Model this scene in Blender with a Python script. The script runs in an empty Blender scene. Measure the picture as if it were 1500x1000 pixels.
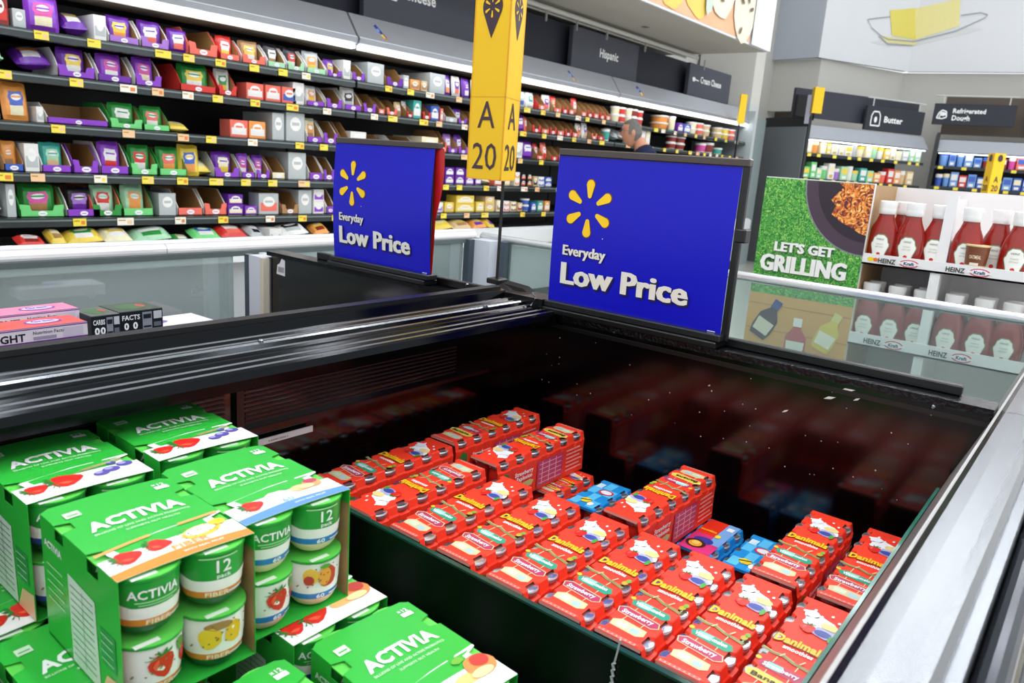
import bpy, math, random
from mathutils import Vector, Matrix
# ------------------------------------------------------------------ camera, world, light, exposure
SC = bpy.context.scene; COL = SC.collection
CH = 1.32; FPX = 1111.2
YAW, PITCH, ROLL = 0.664687, 0.234606, -0.0706638
_f = Vector((math.cos(YAW)*math.cos(PITCH), math.sin(YAW)*math.cos(PITCH), -math.sin(PITCH)))
_r = Vector((math.sin(YAW), -math.cos(YAW), 0)); _d = _f.cross(_r)
CR = _r*math.cos(ROLL) + _d*math.sin(ROLL); CD = -_r*math.sin(ROLL) + _d*math.cos(ROLL); CF = _f
cam = bpy.data.cameras.new('camera'); camo = bpy.data.objects.new('camera', cam); COL.objects.link(camo)
_m = Matrix((CR, -CD, -CF)).transposed().to_4x4(); _m.translation = (0, 0, CH); camo.matrix_world = _m
cam.sensor_width = 36; cam.lens = FPX/1500*36; cam.clip_start = 0.02; cam.clip_end = 100
cam.dof.use_dof = True; cam.dof.focus_distance = 1.35; cam.dof.aperture_fstop = 9.0
SC.camera = camo
SC.view_settings.view_transform = 'Standard'; SC.view_settings.look = 'None'
SC.view_settings.gamma = 1; SC.view_settings.exposure = 0.32; SC.view_settings.use_curve_mapping = False
SC.cycles.use_denoising = True
SC.cycles.max_bounces = 7; SC.cycles.glossy_bounces = 4; SC.cycles.transparent_max_bounces = 12
SC.cycles.sample_clamp_indirect = 6
w = bpy.data.worlds.new('store_ambient'); SC.world = w; w.use_nodes = True
w.node_tree.nodes['Background'].inputs[0].default_value = (0.93, 0.97, 1.0, 1)
w.node_tree.nodes['Background'].inputs[1].default_value = 0.95

# rays of the reference view, for finding real distances on known planes
def ray(x, y): return CR*((x-750)/FPX) + CD*((y-500)/FPX) + CF
def onz(x, y, z): d = ray(x, y); return Vector((0, 0, CH)) + d*((z-CH)/d.z)
def ony(x, y, Y): d = ray(x, y); return Vector((0, 0, CH)) + d*(Y/d.y)
def onx(x, y, X): d = ray(x, y); return Vector((0, 0, CH)) + d*(X/d.x)

# ------------------------------------------------------------------ materials
def lin(h):
    c = [int(h[i:i+2], 16)/255 for i in (0, 2, 4)]
    return tuple((v/12.92 if v <= .04045 else ((v+.055)/1.055)**2.4) for v in c)
_M = {}
def mat(hexc, rough=.5, metal=0, spec=.5, var=.06, scale=30, bump=0, coat=0, alpha=None, emit=0, name=None, aniso=None):
    key = (hexc, rough, metal, spec, var, scale, bump, coat, alpha, emit, aniso)
    if key in _M: return _M[key]
    m = bpy.data.materials.new(name or 'surface_'+hexc); m.use_nodes = True; nt = m.node_tree; N = nt.nodes; L = nt.links
    b = N['Principled BSDF']; c = lin(hexc)
    tc = N.new('ShaderNodeTexCoord'); nz = N.new('ShaderNodeTexNoise'); nz.inputs['Scale'].default_value = scale; nz.inputs['Detail'].default_value = 3
    if aniso:
        mp = N.new('ShaderNodeMapping'); mp.inputs['Scale'].default_value = aniso; L.new(tc.outputs['Object'], mp.inputs[0]); L.new(mp.outputs[0], nz.inputs['Vector'])
    else: L.new(tc.outputs['Object'], nz.inputs['Vector'])
    mx = N.new('ShaderNodeMix'); mx.data_type = 'RGBA'
    mx.inputs[6].default_value = (*[v*(1-var) for v in c], 1); mx.inputs[7].default_value = (*[min(1, v*(1+var)) for v in c], 1)
    L.new(nz.outputs[0], mx.inputs[0]); L.new(mx.outputs[2], b.inputs['Base Color'])
    b.inputs['Roughness'].default_value = rough; b.inputs['Metallic'].default_value = metal
    b.inputs['Specular IOR Level'].default_value = spec; b.inputs['Coat Weight'].default_value = coat
    b.inputs['Coat Roughness'].default_value = .08
    if bump:
        bp = N.new('ShaderNodeBump'); bp.inputs['Strength'].default_value = bump; bp.inputs['Distance'].default_value = .004
        L.new(nz.outputs[0], bp.inputs['Height']); L.new(bp.outputs[0], b.inputs['Normal'])
    if alpha is not None: b.inputs['Alpha'].default_value = alpha
    if emit: b.inputs['Emission Color'].default_value = (*c, 1); b.inputs['Emission Strength'].default_value = emit
    _M[key] = m; return m
def paper(h): return mat(h, .34, 0, .5, .04)
def card(h): return mat(h, .42, 0, .4, .07, 12)
def film(h): return mat(h, .28, 0, .5, .25, 22, .6)
def glass_mat(name, tint, refl=.10, alpha=.12, rough=.02, smear=0):
    m = bpy.data.materials.new(name); m.use_nodes = True; nt = m.node_tree; N = nt.nodes; L = nt.links
    N.remove(N['Principled BSDF']); out = N['Material Output']
    t = N.new('ShaderNodeBsdfTransparent'); t.inputs[0].default_value = (*tint, 1)
    g = N.new('ShaderNodeBsdfGlossy'); g.inputs['Roughness'].default_value = rough; g.inputs[0].default_value = (.95, 1, .98, 1)
    d = N.new('ShaderNodeBsdfDiffuse'); d.inputs[0].default_value = (.62, .70, .69, 1)
    fr = N.new('ShaderNodeFresnel'); fr.inputs[0].default_value = 1.5
    mr = N.new('ShaderNodeMath'); mr.operation = 'MULTIPLY_ADD'; mr.inputs[1].default_value = 1.0; mr.inputs[2].default_value = refl; mr.use_clamp = True
    L.new(fr.outputs[0], mr.inputs[0])
    m1 = N.new('ShaderNodeMixShader'); L.new(mr.outputs[0], m1.inputs[0]); L.new(t.outputs[0], m1.inputs[1]); L.new(g.outputs[0], m1.inputs[2])
    m2 = N.new('ShaderNodeMixShader'); L.new(m1.outputs[0], m2.inputs[1]); L.new(d.outputs[0], m2.inputs[2])
    tc = N.new('ShaderNodeTexCoord'); mp = N.new('ShaderNodeMapping'); mp.inputs['Scale'].default_value = (6, 2, 9); mp.inputs['Rotation'].default_value = (.3, .5, .2)
    nz = N.new('ShaderNodeTexNoise'); nz.inputs['Scale'].default_value = 1.2; nz.inputs['Detail'].default_value = 6
    L.new(tc.outputs['Object'], mp.inputs[0]); L.new(mp.outputs[0], nz.inputs['Vector'])
    q = N.new('ShaderNodeMath'); q.operation = 'MULTIPLY_ADD'; q.inputs[1].default_value = smear; q.inputs[2].default_value = alpha-smear*.5; q.use_clamp = True
    L.new(nz.outputs[0], q.inputs[0]); L.new(q.outputs[0], m2.inputs[0]); L.new(m2.outputs[0], out.inputs[0])
    return m

# ------------------------------------------------------------------ mesh builder
_T = {}
def text2d(s, bold=0.0, res=2):
    k = (s, bold, res)
    if k in _T: return _T[k]
    cu = bpy.data.curves.new('lettering', 'FONT'); cu.body = s; cu.size = 1; cu.resolution_u = res; cu.offset = bold; cu.space_character = 1 + bold*1.2
    o = bpy.data.objects.new('lettering', cu); COL.objects.link(o)
    dg = bpy.context.evaluated_depsgraph_get(); dg.update()
    me = bpy.data.meshes.new_from_object(o.evaluated_get(dg))
    vs = [(v.co.x, v.co.y) for v in me.vertices]; fs = [tuple(p.vertices) for p in me.polygons]
    bpy.data.objects.remove(o); bpy.data.curves.remove(cu); bpy.data.meshes.remove(me)
    x0 = min(v[0] for v in vs); x1 = max(v[0] for v in vs)
    H = 0.73
    vs = [((x-x0)/H, y/H) for x, y in vs]; wd = (x1-x0)/H
    _T[k] = (vs, fs, wd); return _T[k]

def plane(o, u, v, eps=.0004):
    o = Vector(o); u = Vector(u).normalized(); v = Vector(v).normalized(); n = u.cross(v).normalized()
    def f(a, b, k=1): return o + u*a + v*b + n*(eps*k)
    return f
def cyl(c, r, z0, a0=0, dirn=1, eps=.0003):      # wraps a drawing around a round cup; a runs along the circumference
    def f(a, b, k=1):
        rr = (r(b) if callable(r) else r) + eps*k; t = a0 + dirn*a/rr
        return Vector((c[0]+rr*math.cos(t), c[1]+rr*math.sin(t), z0+b))
    return f

class MB:
    def __init__(s): s.v = []; s.f = []; s.mi = []; s.ms = []
    def m(s, mt):
        if mt not in s.ms: s.ms.append(mt)
        return s.ms.index(mt)
    def add(s, vs, fs, mt, M=None):
        b = len(s.v); i = s.m(mt)
        s.v += [(M @ Vector(p)) if M else Vector(p) for p in vs]
        for f in fs: s.f.append([b+k for k in f]); s.mi.append(i)
    def box(s, a, b, mt, M=None, faces=None):
        x0, y0, z0 = a; x1, y1, z1 = b
        vs = [(x0,y0,z0),(x1,y0,z0),(x1,y1,z0),(x0,y1,z0),(x0,y0,z1),(x1,y0,z1),(x1,y1,z1),(x0,y1,z1)]
        fs = [(0,3,2,1),(4,5,6,7),(0,1,5,4),(1,2,6,5),(2,3,7,6),(3,0,4,7)]
        s.add(vs, fs, mt, M); return s
    def bbox(s, a, b, r, mt, M=None):          # box with chamfered edges
        x0, y0, z0 = a; x1, y1, z1 = b; o = []
        for z, q in ((z0, r), (z0+r, 0), (z1-r, 0), (z1, r)):
            o.append([(x0+r, y0+q, z),(x1-r, y0+q, z),(x1-q, y0+r, z),(x1-q, y1-r, z),(x1-r, y1-q, z),(x0+r, y1-q, z),(x0+q, y1-r, z),(x0+q, y0+r, z)])
        vs = [p for l in o for p in l]; fs = [tuple(range(7, -1, -1)), tuple(range(24, 32))]
        for k in range(3):
            for i in range(8): j = (i+1) % 8; fs.append((k*8+i, k*8+j, k*8+8+j, k*8+8+i))
        s.add(vs, fs, mt, M); return s
    def prism(s, pts, e, mt, M=None, caps=True):   # pts: 3D polygon, e: extrusion vector
        n = len(pts); e = Vector(e); vs = [Vector(p) for p in pts] + [Vector(p)+e for p in pts]
        fs = [(i, (i+1) % n, n+(i+1) % n, n+i) for i in range(n)]
        if caps: fs += [tuple(range(n-1, -1, -1)), tuple(range(n, 2*n))]
        s.add(vs, fs, mt, M); return s
    def quad(s, a, b, c, d, mt, M=None): s.add([a, b, c, d], [(0, 1, 2, 3)], mt, M); return s
    def lathe(s, prof, mt, n=24, c=(0, 0, 0), M=None, sx=1, sy=1, cap=True):
        vs = []; fs = []; ms = mt if isinstance(mt, list) else None
        for r, z in prof:
            for i in range(n): t = 2*math.pi*i/n; vs.append((c[0]+r*sx*math.cos(t), c[1]+r*sy*math.sin(t), c[2]+z))
        b = len(s.v); s.v += [(M @ Vector(p)) if M else Vector(p) for p in vs]
        for k in range(len(prof)-1):
            i_ = s.m(ms[k] if ms else mt)
            for i in range(n): j = (i+1) % n; s.f.append([b+k*n+i, b+k*n+j, b+(k+1)*n+j, b+(k+1)*n+i]); s.mi.append(i_)
        if cap:
            s.f.append([b+i for i in range(n-1, -1, -1)]); s.mi.append(s.m(ms[0] if ms else mt))
            s.f.append([b+(len(prof)-1)*n+i for i in range(n)]); s.mi.append(s.m(ms[-1] if ms else mt))
        return s
    def tube(s, pts, r, mt, n=10):
        pts = [Vector(p) for p in pts]; rings = []
        for k, p in enumerate(pts):
            d = (pts[min(k+1, len(pts)-1)]-pts[max(k-1, 0)]).normalized(); a = Vector((0, 0, 1)) if abs(d.z) < .9 else Vector((1, 0, 0))
            u = d.cross(a).normalized(); v = d.cross(u)
            rings.append([p+u*r*math.cos(2*math.pi*i/n)+v*r*math.sin(2*math.pi*i/n) for i in range(n)])
        vs = [q for R in rings for q in R]; fs = [tuple(range(n)), tuple(range((len(pts)-1)*n, len(pts)*n))]
        for k in range(len(pts)-1):
            for i in range(n): j = (i+1) % n; fs.append((k*n+i, k*n+j, k*n+n+j, k*n+n+i))
        s.add(vs, fs, mt); return s
    # drawings printed on a surface: P maps (across, up) to the surface
    def poly(s, P, pts, mt, k=1): s.add([P(a, b, k) for a, b in pts], [tuple(range(len(pts)))], mt); return s
    def rect(s, P, a0, b0, a1, b1, mt, k=1, n=1):
        vs = []; fs = []
        for i in range(n+1): a = a0+(a1-a0)*i/n; vs += [P(a, b0, k), P(a, b1, k)]
        for i in range(n): fs.append((2*i, 2*i+2, 2*i+3, 2*i+1))
        s.add(vs, fs, mt); return s
    def ell(s, P, a, b, ra, rb, mt, k=1, n=16, rot=0, frm=0, to=360):
        pts = []
        for i in range(n+1 if to-frm < 360 else n):
            t = math.radians(frm+(to-frm)*i/n); x, y = ra*math.cos(t), rb*math.sin(t); c_, s_ = math.cos(rot), math.sin(rot)
            pts.append((a+x*c_-y*s_, b+x*s_+y*c_))
        return s.poly(P, pts, mt, k)
    def blob(s, P, a, b, ra, rb, mt, k=1, seed=0, n=14, rough=.25):
        rd = random.Random(seed); return s.poly(P, [(a+ra*math.cos(2*math.pi*i/n)*(1-rough*rd.random()), b+rb*math.sin(2*math.pi*i/n)*(1-rough*rd.random())) for i in range(n)], mt, k)
    def line(s, P, pts, wd, mt, k=1):
        for (a0, b0), (a1, b1) in zip(pts, pts[1:]):
            dx, dy = a1-a0, b1-b0; l = math.hypot(dx, dy) or 1; nx, ny = -dy/l*wd/2, dx/l*wd/2
            s.poly(P, [(a0-nx, b0-ny), (a1-nx, b1-ny), (a1+nx, b1+ny), (a0+nx, b0+ny)], mt, k)
        return s
    def text(s, P, t, a, b, h, mt, bold=.02, wmul=1, k=2, al='l', width=None, res=2, arc=0):
        vs, fs, wd = text2d(t, bold, res)
        if width: wmul = width/(wd*h)
        off = 0 if al == 'l' else (-wd*h*wmul/2 if al == 'c' else -wd*h*wmul)
        tot = wd*h*wmul
        s.add([P(a+off+x*h*wmul, b+y*h+(arc*(1-((x*h*wmul/tot)*2-1)**2) if arc else 0), k) for x, y in vs], fs, mt); return s
    def strawberry(s, P, a, b, r, k=3, rot=0, cut=False):
        c_, s_ = math.cos(rot), math.sin(rot); T = lambda x, y: (a+x*c_-y*s_, b+x*s_+y*c_)
        R = paper('D8261E'); 
        s.poly(P, [T(x*r, y*r) for x, y in ((-.5,.75),(0,.85),(.5,.75),(.85,.4),(.85,0),(.5,-.6),(.15,-.95),(-.15,-.95),(-.5,-.6),(-.85,0),(-.85,.4))], R, k)
        s.poly(P, [T(x*r, y*r) for x, y in ((-.35,.45),(-.1,.55),(-.2,.1),(-.5,-.2),(-.6,.2))], paper('EE5A3C'), k+1)
        for j in range(5):
            t = math.radians(20+j*35); s.poly(P, [T(0, .65*r), T(math.cos(t)*.8*r-.12*r, .7*r+math.sin(t)*.35*r), T(math.cos(t)*1.0*r, .75*r+math.sin(t)*.45*r), T(math.cos(t)*.7*r+.15*r, .6*r+math.sin(t)*.2*r)], paper('2E7D2B'), k+2)
        return s
    def build(s, name, parent=None, label=None, smooth=False, kind=None, bevel=0, solid=0):
        me = bpy.data.meshes.new(name); me.from_pydata([tuple(p) for p in s.v], [], s.f)
        for mt in s.ms: me.materials.append(mt)
        me.polygons.foreach_set('material_index', s.mi)
        if smooth: me.polygons.foreach_set('use_smooth', [True]*len(me.polygons))
        me.update()
        o = bpy.data.objects.new(name, me); COL.objects.link(o)
        if parent is not None: o.parent = parent
        if label: o['label'] = label
        if kind: o['kind'] = kind
        if smooth:
            mod = o.modifiers.new('edge', 'EDGE_SPLIT'); mod.split_angle = math.radians(38)
        if bevel: mod = o.modifiers.new('bevel', 'BEVEL'); mod.width = bevel; mod.segments = 2; mod.limit_method = 'ANGLE'
        return o
def thing(name, label, cat, loc=(0, 0, 0), rz=0, group=None, rot=None):
    o = bpy.data.objects.new(name, None); COL.objects.link(o); o.empty_display_size = .05
    o.location = loc; o.rotation_euler = rot or (0, 0, rz); tag(o, label, cat, group); return o
def tag(o, label, cat, group=None):
    o['label'] = label; o['category'] = cat
    if group: o['group'] = group
    return o
def dup(root, loc, rz=0, label=None, scale=None):
    r = root.copy(); COL.objects.link(r); r.location = loc; r.rotation_euler = (0, 0, rz)
    if scale: r.scale = scale
    if label: r['label'] = label
    for ch in PARTS(root):
        c = ch.copy(); COL.objects.link(c); c.parent = r
        for g in PARTS(ch): d = g.copy(); COL.objects.link(d); d.parent = c
    return r
_KID = {}
def PARTS(o): return [c for c in o.children]
def st(mb, name, **k): return mb.build(name, kind='structure', **k)
def ordn(n):
    W = ['zeroth','first','second','third','fourth','fifth','sixth','seventh','eighth','ninth','tenth','eleventh','twelfth','thirteenth','fourteenth','fifteenth','sixteenth','seventeenth','eighteenth','nineteenth','twentieth']
    if n <= 20: return W[n]
    return 'twenty-'+W[n-20] if n < 30 else ('thirtieth' if n == 30 else 'thirty-'+W[n-30])
# ------------------------------------------------------------------ colours used often
WHITE = paper('F4F4F2'); BLACK = mat('060607', .35); GREEN = paper('1E9A34'); LGREEN = paper('56C24A')
CHROME = mat('86888B', .24, 1, .5, .05, 60, .02, aniso=(2, 40, 40)); SATIN = mat('A8A6A4', .42, .8, .5, .1, 14)
GLOSSBLK = mat('050506', .09, 0, .55, .3, 8, .015, coat=.35); SATBLK = mat('0B0B0D', .3, 0, .5, .2, 40, .05)
ALBLK = mat('1A1C1E', .12, .9, .5, .3, 50, .02, aniso=(1, 30, 30)); GREYM = mat('A9ACB3', .38, .35, .5, .05, 6)
LINER = mat('C6CFD0', .3, 0, .5, .1, 5); DKSIGN = mat('33363F', .6, 0, .3, .06, 5)
GLASS = glass_mat('case_glass', (.84, .92, .90), .04, .05, .02, .10)
FARGLASS = glass_mat('greyed_case_glass', (.70, .78, .77), .12, .26, .05, .12)
YEL = mat('F6C515', .4, 0, .4, .04, 5); YELT = paper('FFC220'); PURP = paper('5B2B8C')

# ------------------------------------------------------------------ setting
mb = MB(); mb.box((-3, -4, -.1), (22, 9, 0), mat('B9B6AE', .22, 0, .5, .06, 1.5, .02)); st(mb, 'floor')
# wall behind the cheese shelving and the boxed soffit that hangs over it
WALLW = mat('CDCBC4', .7, 0, .3, .04, 2); WALLC = mat('E6E7EA', .6, 0, .3, .03, 2)
mb = MB(); mb.box((-3, 5.3, 0), (16, 5.5, 6), WALLW); st(mb, 'wall_back')
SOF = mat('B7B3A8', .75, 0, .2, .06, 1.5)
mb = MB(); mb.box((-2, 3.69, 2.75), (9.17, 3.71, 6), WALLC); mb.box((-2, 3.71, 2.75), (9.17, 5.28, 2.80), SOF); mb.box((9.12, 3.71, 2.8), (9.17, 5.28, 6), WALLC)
Pm = plane((0, 3.69, 2.75), (1, 0, 0), (0, 0, 1), .004)
# crackers and cheese mural printed on the soffit face
mb.rect(Pm, 4.2, 0.02, 8.6, 2.6, mat('EDB690', .6, 0, .3, .25, 1.1), 1)
mb.rect(Pm, 4.2, 0.9, 7.3, 2.6, mat('CF9468', .6, 0, .3, .3, 1.5), 2)
for i, (a, b, ra, rb) in enumerate(((6.4, .5, .42, .34), (6.9, .62, .38, .36), (7.25, .25, .3, .22), (6.1, .2, .3, .15), (6.7, .15, .25, .13))):
    mb.blob(Pm, a, b, ra, rb, mat('EEC766', .6, 0, .3, .2, 3), 3+i % 2, i, 18, .18)
for i, (a, b, ra, rb) in enumerate(((7.75, .55, .36, .45), (8.15, .95, .42, .5), (7.7, 1.15, .32, .35), (8.35, .35, .3, .4))):
    mb.blob(Pm, a, b, ra, rb, mat('EAE2CC', .6, 0, .3, .1, 3), 5+i % 3, 20+i, 16, .12)
    rd = random.Random(i)
    for j in range(9): mb.ell(Pm, a+rd.uniform(-.7, .7)*ra, b+rd.uniform(-.7, .7)*rb, .022, .045, paper('6B5536'), 9, 8, rd.random()*3)
mb.blob(Pm, 7.45, .35, .12, .28, paper('C9D9C8'), 9, 40); mb.blob(Pm, 7.1, 1.0, .2, .25, mat('A9543B', .6), 4, 41)
mb.rect(Pm, 8.6, 0, 9.16, 3.2, WALLC, 8)
mb.ell(plane((0, 0, 2.75), (1, 0, 0), (0, -1, 0)), 7.35, -4.3, .05, .04, paper('4A4844'), 2)
st(mb, 'trim_1')
# right-hand end: stepped walls, boxed bulkhead with the butter mural
A0, A1, A2, A3, A4 = [Vector(p) for p in ((13.55, 5.9, 0), (13.24, 4.46, 0), (15.09, 3.52, 0), (15.4, 1.6, 0), (15.6, -1.5, 0))]
def wallseg(mb, a, b, z0, z1, mt, t=.1):
    n = Vector((0, 0, 1)).cross((b-a).normalized()).normalized(); 
    mb.prism([a+Vector((0, 0, z0)), b+Vector((0, 0, z0)), b+n*t+Vector((0, 0, z0)), a+n*t+Vector((0, 0, z0))], (0, 0, z1-z0), mt)
mb = MB(); wallseg(mb, A0, A1, 3.28, 7, mat('B6BBC4', .6, 0, .3, .04, 2)); wallseg(mb, A1, A2, 3.28, 7, WALLC); wallseg(mb, A2, A3, 3.28, 7, WALLC); wallseg(mb, A3, A4, 3.28, 7, WALLC)
L1_ = (A2-A1).length
def Pb(a, b, k=1):                                # drawing space that folds round the bulkhead corner
    if a <= L1_: u = (A2-A1).normalized(); o = A1
    else: u = (A3-A2).normalized(); o = A2; a -= L1_
    n = u.cross(Vector((0, 0, 1))).normalized()
    return o+u*a+Vector((0, 0, 3.28+b))+n*.004*k
def pbu(x, y):                                    # where a view ray meets that bulkhead
    best = None
    for o, u, off, mx in ((A1, (A2-A1), 0, L1_), (A2, (A3-A2), L1_, 9)):
        ln = u.length; u = u/ln; n = Vector((u.y, -u.x, 0)); d = ray(x, y); t = (o-Vector((0, 0, CH))).dot(n)/d.dot(n); p = Vector((0, 0, CH))+d*t
        a = (p-o).dot(u)
        if -0.01 <= a <= mx or (off and a >= 0): best = (a+off, p.z-3.28)
        if best: return best
    return (0, 0)
def pp(mb, pts, mt, k): 
    q = [pbu(*p) for p in pts]
    lo = [p for p in q if p[0] <= L1_]; 
    if len(lo) in (0, len(q)): mb.poly(Pb, q, mt, k)
    else:
        # split at the corner
        def clip(side):
            out = []
            for i in range(len(q)):
                p, r_ = q[i], q[(i+1) % len(q)]; ip = (p[0]-L1_)*side <= 1e-6; ir = (r_[0]-L1_)*side <= 1e-6
                if ip: out.append(p)
                if ip != ir: t = (L1_-p[0])/(r_[0]-p[0]); out.append((L1_+(-1e-4 if side > 0 else 1e-4), p[1]+(r_[1]-p[1])*t))
            return out
        for sd in (1, -1):
            c_ = clip(sd)
            if len(c_) > 2: mb.poly(Pb, c_, mt, k)
pp(mb, [(1275, 62), (1300, 68), (1345, 66), (1420, 48), (1440, 42), (1400, 40), (1330, 50)], paper('D9DADA'), 1)
pp(mb, [(1303, 15), (1340, 12), (1342, 58), (1306, 52)], paper('EBDD6A'), 2)
pp(mb, [(1340, 12), (1407, -2), (1405, 38), (1342, 58)], paper('EFE49A'), 2)
pp(mb, [(1290, 52), (1342, 60), (1342, 66), (1296, 62)], paper('E6DE9C'), 3)
for seg in ([(1270, 28), (1276, 40), (1290, 52), (1300, 57), (1340, 60), (1400, 45), (1442, 26)], [(1270, 28), (1284, 26), (1303, 24)], [(1442, 26), (1447, 21), (1436, 18), (1408, 22)], [(1286, 52), (1300, 64), (1335, 66)]):
    for p, q in zip(seg, seg[1:]): pp(mb, [p, q, (q[0], q[1]+1.6), (p[0], p[1]+1.6)], paper('9AA0A4'), 4)
st(mb, 'trim_2')
mb = MB(); wallseg(mb, A0+Vector((.1, 0, 0)), A1+Vector((.15, 0, 0)), 2.45, 3.28, WALLW); wallseg(mb, A1+Vector((.15, 0, 0)), A2+Vector((.2, .1, 0)), 0, 3.28, WALLW); wallseg(mb, A2+Vector((.2, .1, 0)), A3+Vector((.2, 0, 0)), 0, 3.28, WALLW); wallseg(mb, A3+Vector((.2, 0, 0)), A4+Vector((.2, 0, 0)), 0, 3.28, WALLW)
st(mb, 'wall_right')
mb = MB(); mb.box((13.9, 4.6, 0), (14.1, 5.6, 2.5), mat('6E665C', .7)); st(mb, 'trim_3')
# pale column that closes the cheese wall
mb = MB(); mb.box((10.62, 4.42, 0), (10.95, 5.25, 2.3), mat('C4C8C6', .5, 0, .3, .03, 2)); mb.box((10.62, 4.42, 2.3), (10.95, 5.25, 3.2), WALLW); mb.box((11.0, 4.5, 0), (11.5, 5.2, 2.15), mat('8E9A9B', .4, 0, .4, .05, 2)); st(mb, 'trim_4')

# fluorescent strips hung from the ceiling
def strip_light(x, y, lab):
    t = thing('strip_light', lab, 'ceiling light', (x, y, 4.6), group='strip lights over the aisles')
    b = MB(); b.box((-.1, -1.2, .02), (.1, 1.2, .1), mat('E8E8E6', .5)); b.build('housing', t)
    b = MB(); b.box((-.075, -1.18, 0), (.075, 1.18, .02), mat('F6FAFF', .5, emit=26)); b.build('diffuser', t)
for i in range(6):
    for j, y in enumerate((-2.2, .9, 3.5-.9)):
        if j == 2: continue
        strip_light(-1.0+i*2.2, y, 'white ceiling strip light hanging over the store aisles')
# ------------------------------------------------------------------ island cooler
ZR = 1.018                       # height of its rails
DX = 1.26                        # divider across it
EX = 2.38                        # its far end
isl = thing('island_cooler', 'long open-topped island cooler with silver bumper rail and black inner walls', 'refrigerator', (0, 0, 0))
XN = -1.6
LW = mat('BFC3C6', .3, .2, .5, .05, 4)
mb = MB(); mb.box((XN, .0, .12), (EX, 2.14, .42), LW); mb.box((XN, .0, .0), (EX, 2.14, .12), mat('1A1A1C', .5)); mb.box((XN, .0, .42), (EX+.0, .05, .80), LW); mb.box((XN, 2.09, .42), (EX, 2.14, .70), LW); mb.box((EX-.05, .05, .42), (EX, 2.09, .70), LW)
mb.build('base', isl)
# near wall with its sloping grey lining and silver bumper
mb = MB(); mb.prism([(XN, .052, .80), (XN, .052, 1.0), (XN, .095, 1.010), (XN, .134, .905), (XN, .134, .42), (XN, .08, .42)], (EX-XN, 0, 0), SATIN); mb.build('near_wall', isl)
mb = MB(); mb.prism([(XN, .034, .985), (XN, .036, 1.008), (XN, .041, 1.0145), (XN, .050, 1.018), (XN, .070, 1.0195), (XN, .084, 1.018), (XN, .091, 1.012), (XN, .092, .995)], (DX-XN-.001, 0, 0), CHROME)
mb.prism([(DX+.001, .034, .985), (DX+.001, .036, 1.008), (DX+.001, .041, 1.0145), (DX+.001, .050, 1.018), (DX+.001, .070, 1.0195), (DX+.001, .084, 1.018), (DX+.001, .091, 1.012), (DX+.001, .092, .995)], (EX-DX-.02, 0, 0), CHROME)
mb.build('bumper_rail', isl, 'brushed silver bumper rail')
TB = mat('30343C', .16, .6, .5, .1, 20)
mb = MB(); mb.box((XN, .026, .955), (EX, .036, 1.0), mat('8A8D92', .25, .8)); mb.build('rail_lip', isl)
for z, y, r in ((.962, .012, .013), (.905, .002, .013)):
    mb = MB(); mb.tube([(XN, y, z), (.93, y, z)], r, TB, 14); mb.tube([(.935, y, z), (EX, y, z)], r, TB, 14); mb.tube([(.925, y, z), (.94, y, z)], r*1.04, CHROME, 14); mb.build('bumper_bar', isl, 'dark glossy bumper bar')
mb = MB(); mb.box((XN, -.004, .915), (EX, .02, .955), mat('5A5648', .4, .5)); mb.box((XN, -.012, .70), (EX, .03, .89), mat('9A9A9A', .3, .5)); mb.box((XN, -.02, .78), (EX, -.012, .83), mat('101012', .25)); mb.build('outer_panel', isl)
# low glass guard along the near wall
mb = MB(); mb.box((XN, .1385, .60), (1.21, .1405, .896), glass_mat('guard_glass', (.80, .93, .88), .06, .06)); mb.box((XN, .1375, .893), (1.21, .1415, .898), mat('2F6E5C', .12, 0, .6, .2, 30)); mb.build('glass_guard', isl, 'low glass guard with green edge')
# floor of the wells, inner walls
mb = MB(); mb.box((XN, .12, .42), (DX, .985, .45), SATBLK); mb.box((XN, 1.12, .42), (DX, 2.03, .45), SATBLK); mb.box((DX+.05, .12, .42), (EX-.05, 2.03, .46), LINER); mb.build('well_floor', isl)
mb = MB(); mb.box((XN, .985, .42), (DX, 1.02, .955), mat('060304', .13, 0, .75, .4, 9, .02)); mb.box((XN, .955, .972), (DX, .99, .985), SATBLK)
rd = random.Random(3)
for x0, x1 in ((-.9, -.41), (-.4, .09), (.1, .59), (.6, 1.09)):
    for k in range(9): mb.box((x0+.012, .9815, .902+k*.0072), (x1-.012, .985, .9045+k*.0072), mat('3A2A2B', .35, .3, .4, .1))
    mb.box((x0-.006, .976, .896), (x0+.006, .985, .968), SATBLK)
mb.box((XN, .972, .888), (1.17, .985, .895), mat('2B0E10', .25, .2))
mb.build('vent_wall', isl, 'glossy black wall with air grille')
# ribbed ridge between the two wells
pf = [(.868, 1.012)]
for k in range(7):
    y = .872+k*.0182; z = 1.022+k*.0016
    wob = (.0045 if k != 4 else .008)
    for q in range(5): t = q/4*math.pi; pf.append((y+.0145*q/4, z+wob*math.sin(t)))
    pf.append((y+.0155, z-.0025)); pf.append((y+.0175, z-.0025))
pf += [(1.004, 1.033), (1.008, 1.048), (1.03, 1.053), (1.036, 1.053), (1.04, 1.03), (1.04, .98), (.93, .98), (.868, .998)]
mb = MB(); CREST_GLINT = mat('85888C', .2, .95, .5, .2, 50, .02)  # brighter metal paints the highlight lines into the colour of the rib crests
for i, (p, q) in enumerate(zip(pf, pf[1:]+pf[:1])):
    rib = i < 50 and (i-1) % 7 in (1, 2) and (i-1)//7 in (0, 1, 3, 4, 5, 6) and i > 0
    mb.quad((XN, p[0], p[1]), (DX-.01, p[0], p[1]), (DX-.01, q[0], q[1]), (XN, q[0], q[1]), CREST_GLINT if rib else ALBLK)
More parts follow.
